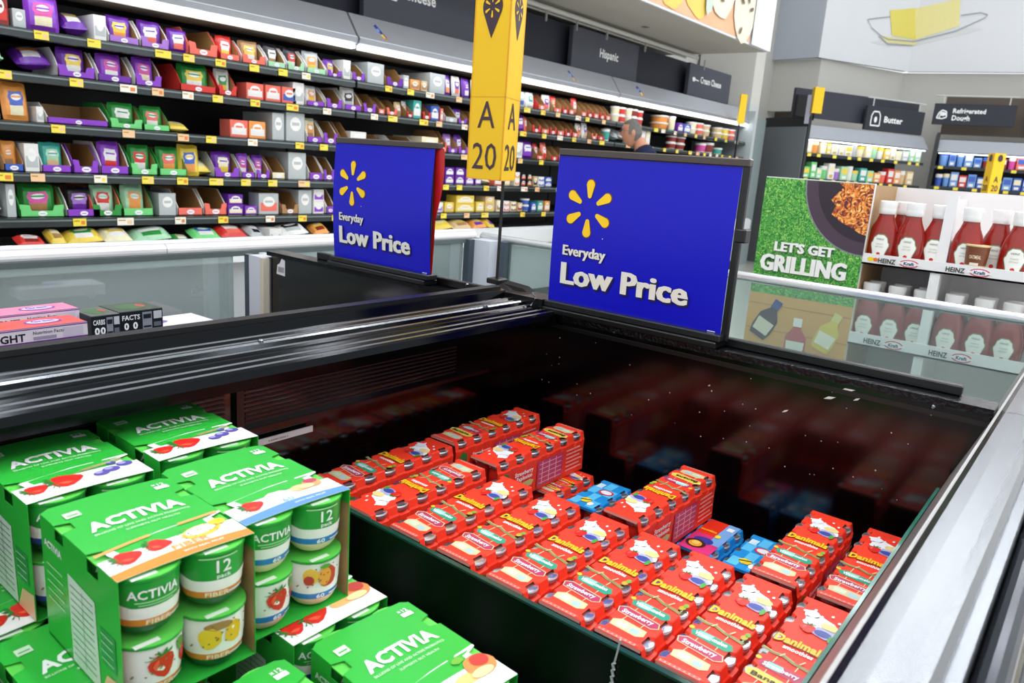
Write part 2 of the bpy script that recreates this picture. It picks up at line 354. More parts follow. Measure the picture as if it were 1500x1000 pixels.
for x in (XN, DX-.01): mb.add([(x, y, z) for y, z in pf], [tuple(range(len(pf)))], ALBLK)
mb.build('ridge', isl, 'black ribbed metal ridge between the two wells')
mb = MB(); mb.box((XN, 1.012, 1.03), (DX-.02, 1.034, 1.0565), mat('040404', .35)); mb.build('ridge_cap', isl)
for x, y, z in ((.155, .953, 1.038), (.62, .953, 1.038), (1.12, .95, 1.038)):
    mb = MB(); mb.lathe([(.0045, -.004), (.0045, .0), (.003, .002)], CHROME, 12, (x, y, z)); mb.build('screw', isl, 'bright screw head')
mb = MB(); mb.box((XN, 1.04, .42), (DX, 1.09, 1.03), SATBLK); mb.build('far_well_wall', isl)
# divider across the cooler, two panels with flat ledge on top
DIV = mat('050304', .13, 0, .6, .35, 7, .02)
mb = MB(); mb.box((DX, .10, .42), (DX+.03, .99, 1.006), DIV); mb.box((DX, 1.04, .42), (DX+.03, 1.88, 1.006), DIV)
mb.box((DX-.002, .10, .99), (DX+.0, .90, .998), SATBLK)
rd = random.Random(8)
Pd = plane((DX, 0, 0), (0, -1, 0), (0, 0, 1), .0003)
for k in range(46):
    y = rd.uniform(.15, .9); z = rd.uniform(.84, .995); s_ = rd.uniform(.0006, .0014); mb.ell(Pd, -y, z, s_, s_, paper('C9C4C0'), 2, 6)
for (x, y), l in (((1240, 572), 12), ((1215, 583), 9), ((1255, 585), 5), ((1150, 602), 5)):
    p = onx(x, y, DX-.0005); mb.poly(Pd, [(-p.y-.001*l, p.z-.003), (-p.y-.0002*l, p.z+.0003*l), (-p.y+.0011*l, p.z+.004), (-p.y+.0003*l, p.z-.001)], paper('DAD6D4'), 3)
mb.build('divider_panel', isl, 'glossy black divider panel with small scuffs')
for x, y in ((899, 486), (1367, 596), (684, 417)):
    p = onx(x, y, DX-.002); mb = MB(); mb.lathe([(.0035, -.002), (.0035, .001), (.002, .003)], CHROME, 10, M=Matrix.Translation(p) @ Matrix.Rotation(-math.pi/2, 4, 'Y')); mb.build('screw', isl, 'bright screw head')
mb = MB(); mb.box((DX-.002, .097, 1.006), (DX+.052, .99, 1.018), mat('24262A', .17, .8, .5, .6, 160, .5)); mb.box((DX-.002, 1.04, 1.006), (DX+.052, 1.90, 1.018), mat('24262A', .17, .8, .5, .3, 160, .2)); mb.build('divider_ledge', isl, 'flat shiny ledge along the divider')
mb = MB(); mb.bbox((DX+.036, .146, 1.018), (DX+.052, .93, 1.034), .002, SATBLK); mb.bbox((DX+.036, 1.06, 1.018), (DX+.052, 1.72, 1.036), .002, SATBLK); mb.build('sign_channel', isl, 'black plastic channel on the divider ledge')
mb = MB(); mb.prism([(DX-.03, .925, 1.018), (DX+.03, .925, 1.018), (DX+.03, .99, 1.05), (DX+.02, 1.04, 1.056), (DX-.03, 1.06, 1.036)], (.02, 0, .004), mat('070708', .6, 0, .2)); mb.box((DX-.015, .905, 1.018), (DX+.05, 1.055, 1.045), SATBLK); mb.tube([(1.235, .925, 1.03), (1.24, .918, 1.045), (1.245, .93, 1.055)], .0025, CHROME); mb.build('corner_bracket', isl)
# glass sides of the far half
POST = mat('D2D5DE', .3, .15, .5, .05, 5)
mb = MB(); mb.box((DX-.02, 1.900, .42), (DX+.035, 1.962, 1.0), POST); mb.box((DX-.02, 1.963, .42), (DX+.0, 1.985, 1.0), mat('3B4650', .3)); mb.box((DX-.025, 1.882, .42), (DX-.005, 1.899, 1.0), mat('C9C2AE', .4)); mb.build('mid_post', isl, 'silver post where the divider meets the glass')
mb = MB(); mb.box((EX-.09, 1.94, .42), (EX, 2.05, 1.0), POST); mb.box((EX-.12, 2.02, .42), (EX-.09, 2.05, 1.0), mat('3B4650', .3)); mb.box((EX-.04, 1.90, .42), (EX, 1.94, 1.0), mat('3B4650', .3)); mb.build('corner_post', isl, 'silver corner post')
mb = MB(); mb.box((XN, 2.045, .70), (DX-.02, 2.053, 1.0), FARGLASS); mb.build('glass_side', isl, 'reflecting glass side')
mb = MB(); mb.box((DX+.036, 2.045, .70), (EX-.13, 2.053, 1.0), FARGLASS); mb.build('glass_side', isl)
mb = MB(); mb.box((EX-.02, .12, .62), (EX-.012, 1.90, 1.0), GLASS); mb.build('glass_end', isl, 'smeared glass end panel')
RT = mat('DDD9D8', .25, .35, .5, .04, 6)
mb = MB(); mb.tube([(XN, 2.085, 1.005), (1.05, 2.085, 1.005)], .0205, RT, 16); mb.tube([(1.052, 2.085, 1.005), (EX-.03, 2.085, 1.005)], .0205, RT, 16); mb.box((XN, 2.105, .99), (EX, 2.125, 1.03), mat('E9EAEA', .3)); mb.box((XN, 2.04, .985), (EX-.03, 2.066, 1.0), mat('56605F', .4)); mb.build('side_rail', isl, 'pale round rail')
mb = MB(); mb.tube([(EX, .10, 1.005), (EX, 2.06, 1.005)], .0155, mat('C9CBCC', .2, .7), 16); mb.build('end_rail', isl, 'silver round rail across the end')
mb = MB(); mb.tube([(EX-.015, .108, .46), (EX-.015, .108, 1.0)], .012, POST, 10); mb.build('end_post', isl)
# lining of the empty end section, seen through the glass
mb = MB(); mb.box((EX-.05, .12, .46), (EX-.022, 2.03, .70), LINER); mb.box((DX+.052, 2.0, .46), (EX-.05, 2.03, .70), LINER); mb.box((DX+.052, 1.75, .70), (EX-.05, 2.03, .72), mat('56656D', .4))
mb.box((DX+.031, .12, .46), (DX+.05, 1.99, 1.0), LINER); mb.box((DX+.051, .122, .46), (EX-.05, .13, .9), LINER)
mb.build('end_lining', isl, 'pale lining of the empty end section')
mb = MB(); mb.box((XN, 1.96, .45), (DX-.07, 2.03, .69), mat('3C4048', .3, .2)); mb.box((XN, 1.90, .70), (DX-.07, 2.04, .715), mat('2B2F36', .3, .3)); mb.build('far_lining', isl)
# white barcode sticker on the divider
p = onx(412, 392, DX-.0005)
Pd = plane((DX-.0004, p.y, p.z), (0, -1, 0), (0, 0, 1), .0005)
mb = MB(); mb.poly(Pd, [(-.022, -.02), (.018, -.022), (.018, .022), (.002, .026), (-.006, .012), (-.018, .006)], paper('DAD8DC'), 1)
for k in range(12): mb.rect(Pd, -.014+k*.0024, -.014, -.013+k*.0024, .002, paper('6D6A72'), 2)
tag(mb.build('sticker'), 'torn white barcode sticker on the black divider of the far well', 'sticker')
# smoked panel that splits the near well
mb = MB(); mb.box((.662, .142, .451), (.668, .975, .806), mat('080D0B', .2, 0, .5, .3, 3)); 
mb.box((.6615, .142, .8055), (.6685, .975, .8085), mat('1F4438', .15))
tag(mb.build('well_partition'), 'dark glossy partition panel between the green and the red multipacks', 'partition')
rd = random.Random(4)
p = onx(905, 960, .6615); mb = MB(); mb.tube([(.659, p.y-.002, p.z+.022), (.6595, p.y, p.z+.005), (.659, p.y+.002, p.z-.01)], .0012, mat('B9BDBB', .3), 6)
for k in range(7): mb.tube([(.6585, p.y+.001+.002*(k % 2), p.z-.008-k*.004), (.659, p.y+.004-.002*(k % 2), p.z-.012-k*.004)], .0016, mat('B9BDBB', .3), 6)
tag(mb.build('plastic_tie'), 'twisted white plastic tie hanging on the dark partition panel', 'tie')
# price strip on the vent wall
p0 = ony(385, 645, .98); p1 = ony(455, 622, .98)
mb = MB(); mb.box((p0.x-.02, .974, p0.z-.005), (p1.x, .9765, p0.z+.005), paper('D8D2D6')); P_ = plane((p0.x, .974, p0.z-.002), (1, 0, 0), (0, 0, 1)); mb.text(P_, '8 83500 20964 2', .006, 0, .003, paper('3A3038'), .0, 1.3, 1)
tag(mb.build('price_strip'), 'thin white price strip on the black vent wall behind the green packs', 'price tag')

# ------------------------------------------------------------------ boxed food in the far well
def flatbox(name, label, x0, y0, z1, L, W, H, top, side, fn, rz, cat='box', group=None):
    t = thing(name, label, cat, (x0, y0, z1-H), rz, group)
    b = MB(); b.bbox((0, 0, 0), (L, W, H), .001, card(side)); Pt = plane((0, 0, H), (1, 0, 0), (0, 1, 0)); Ps = plane((0, 0, 0), (1, 0, 0), (0, 0, 1)); b.rect(Pt, .001, .001, L-.001, W-.001, paper(top), 1); fn(b, Pt, Ps, L, W, H); b.build('carton', t); return t
def art_light(tc):
    def f(b, Pt, Ps, L, W, H):
        b.line(Pt, [(0, .001), (L, .001)], .003, paper('6A2B86'), 2); b.ell(Pt, L*.78, W*.55, .035, .02, paper('7A3BA0'), 2); b.ell(Pt, L*.78, W*.55, .03, .015, paper('E4D2EE'), 3); b.text(Pt, 'Great', L*.78, W*.5, .014, paper('7A3BA0'), .03, .9, 4, 'c')
        b.blob(Pt, L*.35, W*.5, L*.22, W*.3, paper('E86A3A'), 2, 3); b.blob(Pt, L*.25, W*.5, L*.1, W*.2, paper('F5C46A'), 3, 5); b.rect(Pt, L*.05, W*.55, L*.3, W*.8, paper('F6DDE4'), 4)
        b.line(Ps, [(0, .002), (L, .002)], .003, paper('6A2B86'), 1); b.line(Ps, [(0, H-.002), (L, H-.002)], .002, paper('6A2B86'), 1)
        b.text(Ps, 'LIGHT', L*.42, H*.2, H*.5, paper('2A2030'), .03, 1.0, 1); b.text(Ps, 'Nutrition Facts', L*.66, H*.55, H*.22, paper('5A4A66'), .02, 1, 1); b.rect(Ps, L*.66, H*.18, L*.8, H*.4, paper('9A8FA6'), 1); b.rect(Ps, L*.84, H*.15, L*.97, H*.8, paper('C9BFD0'), 1)
    return f
def art_dark(txt):
    def f(b, Pt, Ps, L, W, H):
        b.blob(Pt, L*.5, W*.5, L*.4, W*.35, paper('3E6B39'), 2, 2); b.blob(Pt, L*.7, W*.5, L*.1, W*.2, paper('C24A3A'), 3, 5)
        b.text(Ps, txt, L*.06, H*.62, H*.22, paper('E8EAEE'), .03, .8, 3, width=L*.40); b.text(Ps, '0', L*.1, H*.2, H*.3, paper('FFFFFF'), .04, 1, 1); b.text(Ps, '0', L*.30, H*.2, H*.3, paper('FFFFFF'), .04, 1, 1)
        b.rect(Ps, L*.52, H*.1, L*.74, H*.9, paper('8F949E'), 1); b.rect(Ps, L*.54, H*.6, L*.72, H*.8, paper('24272F'), 2); b.rect(Ps, L*.54, H*.2, L*.72, H*.28, paper('24272F'), 2); b.rect(Ps, L*.78, H*.55, L*.97, H*.9, paper('C9CCD2'), 1); b.rect(Ps, L*.78, H*.2, L*.95, H*.4, paper('6A6E78'), 1)
    return f
def bx(px_, py_, z): return onz(px_, py_, z)
p = bx(121, 453, .95); flatbox('snack_box', 'pink LIGHT snack box in the far well, lying behind the red one', p.x-.30, p.y, .95, .30, .075, .030, 'E884A8', 'D9CCD8', art_light(0), .05)
p = bx(131, 472, .94); flatbox('snack_box', 'red LIGHT snack box in the far well, nearest the ridge', p.x-.30, p.y, .94, .30, .08, .030, 'EB5A50', 'DDD3DC', art_light(0), .03)
p = bx(133, 464, .94); q = bx(172, 458, .94); flatbox('bite_box', 'black food box with round zeros on its side, behind the red snack box', p.x, p.y, .94, (q-p).length, .09, .05, '5B6358', '1B1E26', art_dark('CARBS'), .04)
p = q+Vector((.003, .0, 0)); q = bx(240, 451, .94); flatbox('bite_box', 'black food box with green picture on top, rightmost in the far well', p.x, p.y, .94, (q-p).length, .09, .05, '44513F', '1B1E26', art_dark('FACTS'), .04)
p = bx(200, 483, .88); t = flatbox('snack_pouch', 'white pouch with a purple oval, half hidden by the ridge', p.x-.04, p.y-.03, .886, .22, .1, .03, 'E9E4EC', 'E4DFE8', lambda b, Pt, Ps, L, W, H: b.ell(Pt, L*.4, W*.5, .04, .02, paper('7A5BB0'), 2), .04, 'pouch')
for i, (x, c, nm) in enumerate(((-.75, 'B8433A', 'red'), (-.35, 'D9776A', 'salmon'), (.28, 'C9A24A', 'yellow'), (.62, 'A8413C', 'dark red'), (.9, 'C07A8E', 'dusky pink'))):
    flatbox('frozen_box', nm+' flat food box lying at the glass side of the far well', x, 1.72, .80, .26, .17, .06, c, c, lambda b, Pt, Ps, L, W, H: (b.rect(Pt, L*.1, W*.2, L*.5, W*.8, paper('EADFE2'), 2), b.ell(Pt, L*.72, W*.5, L*.16, W*.3, paper('6E4A9A'), 2)), random.Random(i).uniform(-.06, .06))
# ------------------------------------------------------------------ twelve-cup green yogurt multipacks
PKW, PKL, PKH = .124, .170, .128
def cup_r(z):                                     # cup outline, z from the foot
    pr = ((0, .017), (.004, .022), (.010, .0255), (.018, .0272), (.034, .0284), (.052, .0292), (.0565, .0296))
    for (z0, r0), (z1, r1) in zip(pr, pr[1:]):
        if z <= z1: return r0+(r1-r0)*(z-z0)/(z1-z0)
    return pr[-1][1]
_cup = {}
def cup_mesh(kind, stripe, fill, txt, pic):
    k = (kind, stripe, txt, pic, fill)
    if k in _cup: return _cup[k]
    b = MB(); G = mat('269C3A', .3, 0, .5, .05); W_ = mat('F1EFE9', .3, 0, .5, .03); F_ = mat(fill, .35, 0, .5, .04); S_ = mat(stripe, .3, 0, .5, .04)
    zs = [0, .003, .007, .012, .013, .019, .0191, .030, .040, .052, .0555, .0565]
    if kind == 'front': ms = [F_, F_, F_, S_, S_, W_, W_, G, G, G, G]
    else: ms = [F_, F_, F_, S_, S_, W_, W_, W_, W_, W_, W_]
    b.lathe([(cup_r(z), z) for z in zs], ms, 28)
    b.lathe([(.0296, .0545), (.0306, .0552), (.0306, .0575), (.029, .0578)], G, 28)
    # wrapped drawing, facing -Y and turned a little to the left
    f = cyl((0, 0), cup_r, 0, -math.pi/2-.25, 1, .0003)
    def wave(z0, dz, mt, k=1):
        n = 22
        for i in range(n):
            a0 = -.045+.09*i/n; a1 = a0+.09/n
            g = lambda a: z0+dz*math.cos(a/.045*math.pi*.9)
            b.add([f(a0, g(a0)-.006, k), f(a1, g(a1)-.006, k), f(a1, g(a1), k), f(a0, g(a0), k)], [(0, 1, 2, 3)], mt)
    wave(.031, -.004, W_, 1)
    if txt == 'ACTIVIA':
        b.text(f, 'ACTIVIA', -.026, .039, .0085, WHITE, .02, 1.0, 3, res=2); b.rect(f, -.02, .035, .018, .0362, paper('A8DDA0'), 3, 8); b.rect(f, -.017, .0325, .013, .0335, paper('A8DDA0'), 3, 8)
    elif txt == '12': b.text(f, '12', .006, .038, .0125, WHITE, .015, 1.0, 3, 'c'); b.text(f, 'pack', .006, .0325, .0042, WHITE, .02, 1.2, 3, 'c'); b.rect(f, -.016, .052, .02, .0535, paper('A8DDA0'), 3, 8)
    elif txt in ('berry', 'peach', 'pine'):
        if txt == 'berry': b.strawberry(f, 0, .036, .0135, 4, .25); b.blob(f, .02, .047, .006, .007, paper('4E9B3C'), 4, 2); b.blob(f, .024, .035, .006, .01, paper('D8261E'), 3, 3)
        if txt == 'peach': b.blob(f, .008, .038, .011, .013, paper('C93A2A'), 4, 2, 16, .1); b.blob(f, .004, .039, .008, .011, paper('F0A040'), 5, 3, 16, .1); b.blob(f, -.011, .04, .009, .010, paper('F2C14A'), 3, 4, 16, .1); b.blob(f, -.013, .036, .006, .006, paper('B8382A'), 5, 5, 12, .1); b.blob(f, .004, .051, .007, .003, paper('5AA03A'), 6, 3)
        if txt == 'pine': b.blob(f, -.008, .036, .013, .012, paper('EBC52E'), 4, 2); b.blob(f, .014, .037, .01, .013, paper('E9B82A'), 3, 9); b.blob(f, .0, .048, .014, .005, paper('A87B45'), 4, 8)
        rd = random.Random(2)
        if kind == 'fiber' or txt == 'pine':
            for j in range(16): b.ell(f, rd.uniform(-.028, .03), rd.uniform(.028, .052), .0012, .0009, paper('8A6A3A'), 7, 6)
    word = 'FIBER' if stripe == 'DE8A35' else ('60' if stripe == '2F7FC4' else '')
    if word: b.text(f, word, 0, .0135, .005, WHITE if word == '60' else paper('FBE3C0'), .03, 1.3, 3, 'c'); b.rect(f, .010, .0145, .028, .0165, paper('D9E6F2'), 3, 6)
    o = b.build('cup', None, None, True); _cup[k] = o; COL.objects.unlink(o); return o
def lid_sheet(parent, z):
    b = MB(); pts = []
    rr = .0305
    def corner(cx, cy, a0):
        return [(cx+rr*math.cos(math.radians(a0+q*15)), cy+rr*math.sin(math.radians(a0+q*15))) for q in range(7)]
    X0, X1, Y0, Y1 = -.0308, .0308, .0235, PKL-.0235
    out = corner(X1, Y0, -90)[0:] 
    # front edge: two rounded lids with a dip between them
    front = [(X0+rr*math.cos(math.radians(a)), Y0+rr*math.sin(math.radians(a))) for a in range(180, 361-6, 15)] + [(0, Y0-.006)] + [(X1+rr*math.cos(math.radians(a)), Y0+rr*math.sin(math.radians(a))) for a in range(195, 361, 15)]
    back = [(X1+rr*math.cos(math.radians(a)), Y1+rr*math.sin(math.radians(a))) for a in range(0, 170, 15)] + [(0, Y1+.006)] + [(X0+rr*math.cos(math.radians(a)), Y1+rr*math.sin(math.radians(a))) for a in range(15, 181, 15)]
    poly = [(x, y, z) for x, y in front+back]
    LG = mat('5ECB50', .3, 0, .5, .06, 25, .03); b.prism(poly, (0, 0, .0012), LG)
    f = plane((0, 0, z+.0012), (1, 0, 0), (0, 1, 0)); 
    b.rect(f, -.052, -.003, -.03, .003, paper('E6EEE2'), 1); b.rect(f, .012, -.003, .034, .003, paper('D9E8D4'), 1)
    return b.build('lid_sheet', parent)
FLAV = {'peach': ('FFFFFF', None), 'berry_blue': ('FFFFFF', None), 'fiber': ('DE8A35', 'FIBER'), 'sixty': ('5C8FD2', '60')}
def sleeve(parent, flav, wavy=True):
    b = MB(); w2 = PKW/2; G = mat('2FB03C', .3, 0, .5, .07, 12); G2 = card('1E8A30'); T = .0006
    # top panel outline with notches where cup rims poke through, ends cut in shallow waves
    n0, n1, nd, nl = .038, .057, .0125, .0
    def side(sx):
        return [(sx*w2, .0), (sx*w2, n0), (sx*(w2-nd), n0+.003), (sx*(w2-nd), n1), (sx*w2, n1+.004), (sx*w2, .112), (sx*(w2-nd), .115), (sx*(w2-nd), .128), (sx*w2, .132), (sx*w2, PKL-.006), (sx*(w2-.008), PKL)]
    L_ = side(-1); R_ = side(1)
    cen = [(0.012, PKL), (0, PKL-.006), (-.012, PKL)]
    # build the top in strips so notches stay clean
    ys = [0, n0, n0+.003, n1, n1+.004, .112, .115, .128, .132, PKL-.006, PKL]
    def wid(y):
        if n0+.001 < y < n1+.002 or .1135 < y < .130: return w2-nd
        return w2 if y < PKL-.003 else w2-.008
    rows = [(0, w2), (n0, w2), (n0+.003, w2-nd), (n1, w2-nd), (n1+.004, w2), (.112, w2), (.115, w2-nd), (.128, w2-nd), (.132, w2), (PKL-.006, w2), (PKL, w2-.008)]
    H = PKH
    def bow(x): return H+.0016*math.cos(x/w2*math.pi/2)
    def Ptop(a, bb, k=1): return Vector((a, bb, bow(a)+.0003*k))
    N = 8
    for (y0, wa), (y1, wb) in zip(rows, rows[1:]):
        for i in range(N):
            a0, a1 = -1+2*i/N, -1+2*(i+1)/N
            b.add([Ptop(a0*wa, y0, 0), Ptop(a1*wa, y0, 0), Ptop(a1*wb, y1, 0), Ptop(a0*wb, y1, 0)], [(0, 1, 2, 3)], G)
    # side panels with matching cut-outs below the edge, bottom panel
    for sx in (-1, 1):
        x = sx*w2
        for (y0, y1, zt) in ((0, n0, H), (n0, n1+.004, H-.016), (n1+.004, .112, H), (.112, .132, H-.014), (.132, PKL-.004, H)):
            b.box((min(x, x-sx*T), y0, 0), (max(x, x-sx*T), y1, zt-.0003), G)
        b.rect(plane((x, 0, 0), (0, -sx, 0), (0, 0, 1)), -PKL*(1 if sx > 0 else 0)+0, 0, -PKL*(1 if sx > 0 else 0)+PKL-.005 if sx > 0 else PKL-.005, .003, G2, 0)
    b.box((-w2, 0, 0), (w2, PKL-.003, T), G)
    KR = card('A9835A')
    for sx in (-1, 1):
        x = sx*(w2-T-.0002); b.quad((x, 0.0008, .001), (x, PKL-.006, .001), (x, PKL-.006, H-.017), (x, 0.0008, H-.017), KR)
    # printed top
    P = Ptop; stripe = FLAV[flav][0]
    def band(fa, fb, mt, k, n=10):
        for i in range(n):
            a0 = -w2+PKW*i/n; a1 = a0+PKW/n
            b.add([P(a0, fa(a0), k), P(a1, fa(a1), k), P(a1, fb(a1), k), P(a0, fb(a0), k)], [(0, 1, 2, 3)], mt)
    sk = .004
    band(lambda a: .0004, lambda a: .0395, WHITE, 1)
    band(lambda a: .0395, lambda a: .060 + .0, WHITE, 1) if False else None
    b.poly(P, [(-w2+.013, .0395), (w2-.013, .0395), (w2-.013, .056), (w2-.012, .0565), (-w2+.0105, .052)], WHITE, 1)
    b.poly(P, [(w2-.0105, .056), (w2-.0002, .0602), (w2-.0002, .0635), (0, .0585), (-w2+.0105, .052)], WHITE, 1)
    if flav == 'berry_blue':
        b.strawberry(P, -.044, .026, .0125, 3, 1.9); b.strawberry(P, -.015, .029, .0175, 3, 1.7)
        for x, y, r in ((.018, .024, .008), (.03, .029, .009), (.047, .036, .0085), (.037, .045, .005)): b.ell(P, x, y, r, r*.8, paper('5B4FA0'), 3); b.ell(P, x-.002, y+.002, r*.5, r*.35, paper('A9A4DA'), 4)
        b.line(P, [(.006, .043), (.05, .052)], .006, paper('9BA06A'), 3); b.line(P, [(-.008, .038), (.02, .046)], .001, paper('A89A60'), 4)
    elif flav == 'peach':
        b.strawberry(P, -.046, .024, .014, 3, 2.0); b.strawberry(P, -.018, .028, .018, 3, 1.7); b.blob(P, .020, .026, .018, .008, paper('F2C27A'), 3, 2, 16, .1); b.blob(P, .044, .034, .019, .017, paper('E88A4A'), 4, 3, 18, .12); b.blob(P, .048, .040, .012, .010, paper('C23A32'), 5, 6, 14, .15); b.ell(P, .038, .024, .014, .006, paper('F6D79A'), 6); b.blob(P, .030, .052, .008, .005, paper('6FAE3A'), 5, 8)
    else:
        sm = paper(stripe)
        band(lambda a: .0006, lambda a: .0125+.0035*math.cos((a/w2)*1.6), sm, 2)
        b.text(P, 'WITH REAL FRUIT', -.002, .0065, .0028, WHITE, .02, 1.2, 4, 'l')
        if flav == 'fiber':
            b.strawberry(P, -.040, .031, .0130, 3, 1.7); b.strawberry(P, -.012, .034, .0120, 3, 1.3); b.text(P, 'FIBER', -.006, .0165, .008, paper('E8A04A'), .02, 1.3, 3)
            b.ell(P, .028, .034, .019, .011, paper('E9C23C'), 3, rot=.15); b.ell(P, .028, .0355, .016, .008, paper('F8F0D8'), 4, rot=.15); b.blob(P, .047, .041, .009, .007, paper('EFC22E'), 5, 4)
            b.line(P, [(-w2+.002, .0505), (-.03, .054), (-.01, .0555)], .0045, paper('D9A35C'), 3); b.line(P, [(.018, .0585), (w2-.004, .062)], .0045, paper('D9A35C'), 3)
            rd = random.Random(1)
            for j in range(22): b.ell(P, rd.uniform(.006, .05), rd.uniform(.026, .045), .0011, .0008, paper('8A6A3A'), 6, 6)
        else:
            b.strawberry(P, -.036, .030, .0125, 3, 1.7); b.blob(P, -.006, .036, .016, .008, paper('F3E7CF'), 3, 3); b.ell(P, .024, .035, .013, .007, paper('EBC58C'), 3); b.blob(P, .040, .038, .013, .011, paper('E9A06A'), 4, 6); b.blob(P, .041, .043, .009, .006, paper('B8405A'), 5, 7); b.ell(P, .03, .033, .009, .005, paper('F1D79A'), 6); b.text(P, '60', -.008, .0165, .008, paper('9CBBE6'), .02, 1.2, 3)
    b.text(P, 'ACTIVIA', 0, .094, .0185, WHITE, .04, 1, 3, 'c', width=.088, arc=.002)
    b.text(P, 'BILLIONS OF LIVE AND ACTIVE PROBIOTICS', 0, .0855, .0034, paper('CDEBC8'), .02, 1, 3, 'c', width=.088)
    b.text(P, 'SUPPORTS GUT HEALTH', 0.005, .0775, .0032, paper('CDEBC8'), .02, 1, 3, 'c', width=.05)
    b.rect(P, w2-.024, .143, w2-.010, .150, WHITE, 3); b.text(P, '×12', w2-.024, .1515, .006, WHITE, .02, 1, 3); b.rect(P, -w2+.012, .135, -w2+.026, .147, paper('CFE6C9'), 3); b.rect(P, -w2+.014, .1385, -w2+.024, .1405, G, 4)
    # printed left side with logo and nutrition panel
    Pl = plane((-w2-.0001, 0, 0), (0, -1, 0), (0, 0, 1))       # a = -y
    b.poly(Pl, [(-.105, .002), (-.045, .002), (-.048, .088), (-.105, .092)], paper('C9DECB'), 1); b.poly(Pl, [(-.045, .001), (-.0, .001), (-.0, .03), (-.030, .026)], paper('D9B48A'), 1)
    for k in range(11): b.rect(Pl, -.101, .012+k*.007, -.052, .0128+k*.007, paper('4A6B50'), 2)
    b.rect(Pl, -.075, .008, -.0743, .085, paper('4A6B50'), 2)
    b.text(Pl, 'ACTIVIA', -.158, .100, .0075, WHITE, .03, 1, 1)
    for k in range(5): b.rect(Pl, -.156, .045+k*.009, -.118, .047+k*.009, paper('9AD29A'), 1)
    b.poly(Pl, [(-.04, .035), (-.01, .035), (-.01, .07), (-.04, .07)], paper('2C8F4A'), 1)
    for k in range(4): b.rect(Pl, -.038, .04+k*.008, -.014, .0415+k*.008, paper('9AD29A'), 2)
    Pr = plane((w2+.0001, 0, 0), (0, 1, 0), (0, 0, 1)); b.poly(Pr, [(.045, .002), (.105, .002), (.105, .09), (.048, .088)], paper('C9DECB'), 1); b.text(Pr, 'ACTIVIA', .115, .1, .0075, WHITE, .03, 1, 1)
    for k in range(11): b.rect(Pr, .052, .012+k*.007, .101, .0128+k*.007, paper('4A6B50'), 2)
    return b.build('sleeve', parent)
def yogurt_pack(label, flav, loc, rz=0):
    t = thing('yogurt_multipack', label, 'yogurt pack', loc, rz)
    sleeve(t, flav)
    for z in (PKH-.0035, PKH/2-.0035): lid_sheet(t, z)
    st_ = {'fiber': 'DE8A35', 'sixty': '2F7FC4', 'berry_blue': '3A4FA0', 'peach': '3A4FA0'}[flav]; fill = {'fiber': '0E5A34', 'sixty': 'E4CDA8', 'berry_blue': '0F4F30', 'peach': '0F4F30'}[flav]
    for (x, y, face) in ((-.0308, .0235, 0), (.0308, .0235, 1), (-.0308, PKL-.0235, 0), (.0308, PKL-.0235, 1), (-.0308, PKL/2, 0), (.0308, PKL/2, 1)):
        for lev in (0, 1):
            if lev: tx = 'ACTIVIA' if face == 0 else '12'
            else: tx = ('berry', 'pine' if flav == 'fiber' else ('peach' if flav == 'sixty' else 'berry'))[face]
            src = cup_mesh('front' if lev else 'fiber', st_, fill if lev or flav == 'fiber' else ('E9B9A8' if face == 0 and flav == 'sixty' else fill), tx, 0)
            c = src.copy(); COL.objects.link(c); c.parent = t; c.location = (x, y, PKH/2*lev+.0032); c.rotation_euler = (0, 0, .25 if face == 0 else -.05)
    return t
def at_top(ztop): return ztop-PKH
ZA = .965; ZB = ZA-.1305
yogurt_pack('green yogurt pack with orange FIBER stripe, front of the upper layer', 'fiber', (.3045, .577, at_top(ZA)), -.02)
yogurt_pack('green yogurt pack with blue 60 stripe, upper layer beside the dark partition', 'sixty', (.430, .592, at_top(ZA)+.0), -.012)
yogurt_pack('green yogurt pack with strawberries and blueberries, at the left edge of the photo', 'berry_blue', (.306, .770, at_top(ZA)), .0)
yogurt_pack('green yogurt pack with strawberries and blueberries, nearest the black vent wall', 'berry_blue', (.4455, .788, at_top(ZA)), -.02)
yogurt_pack('lower green yogurt pack whose white strawberry end shows under the blue striped one', 'peach', (.462, .562, at_top(ZB)), .0)
yogurt_pack('lower green yogurt pack with a peach, at the bottom middle of the photo', 'peach', (.462, .378, at_top(ZB)), -.06)
yogurt_pack('lower green yogurt pack with strawberries, at the far left under the blueberry one', 'berry_blue', (.262, .775, at_top(ZB)), .02)
yogurt_pack('lower green yogurt pack partly hidden under the orange striped one', 'berry_blue', (.262, .592, at_top(ZB)), .0)
yogurt_pack('lower green yogurt pack in the bottom left corner of the photo', 'berry_blue', (.130, .575, at_top(ZB)), .05)
yogurt_pack('lower green yogurt pack cut off by the bottom edge, between two others', 'fiber', (.325, .385, at_top(ZB)), .03)
# hidden bottom layer that carries them
for i, (x, y) in enumerate(((.305, .58), (.44, .58), (.305, .765), (.44, .765), (.44, .385), (.17, .64), (.305, .385))):
    yogurt_pack('green yogurt pack buried at the bottom of the stack', 'berry_blue', (x, y, at_top(ZB)-.1305), 0)['group'] = 'buried green yogurt packs'
mb = MB(); mb.bbox((-.3, .16, .451), (.655, .95, at_top(ZB)-.1315), .004, SATBLK); tag(mb.build('display_riser'), 'black riser on the floor of the well under the green packs', 'riser')
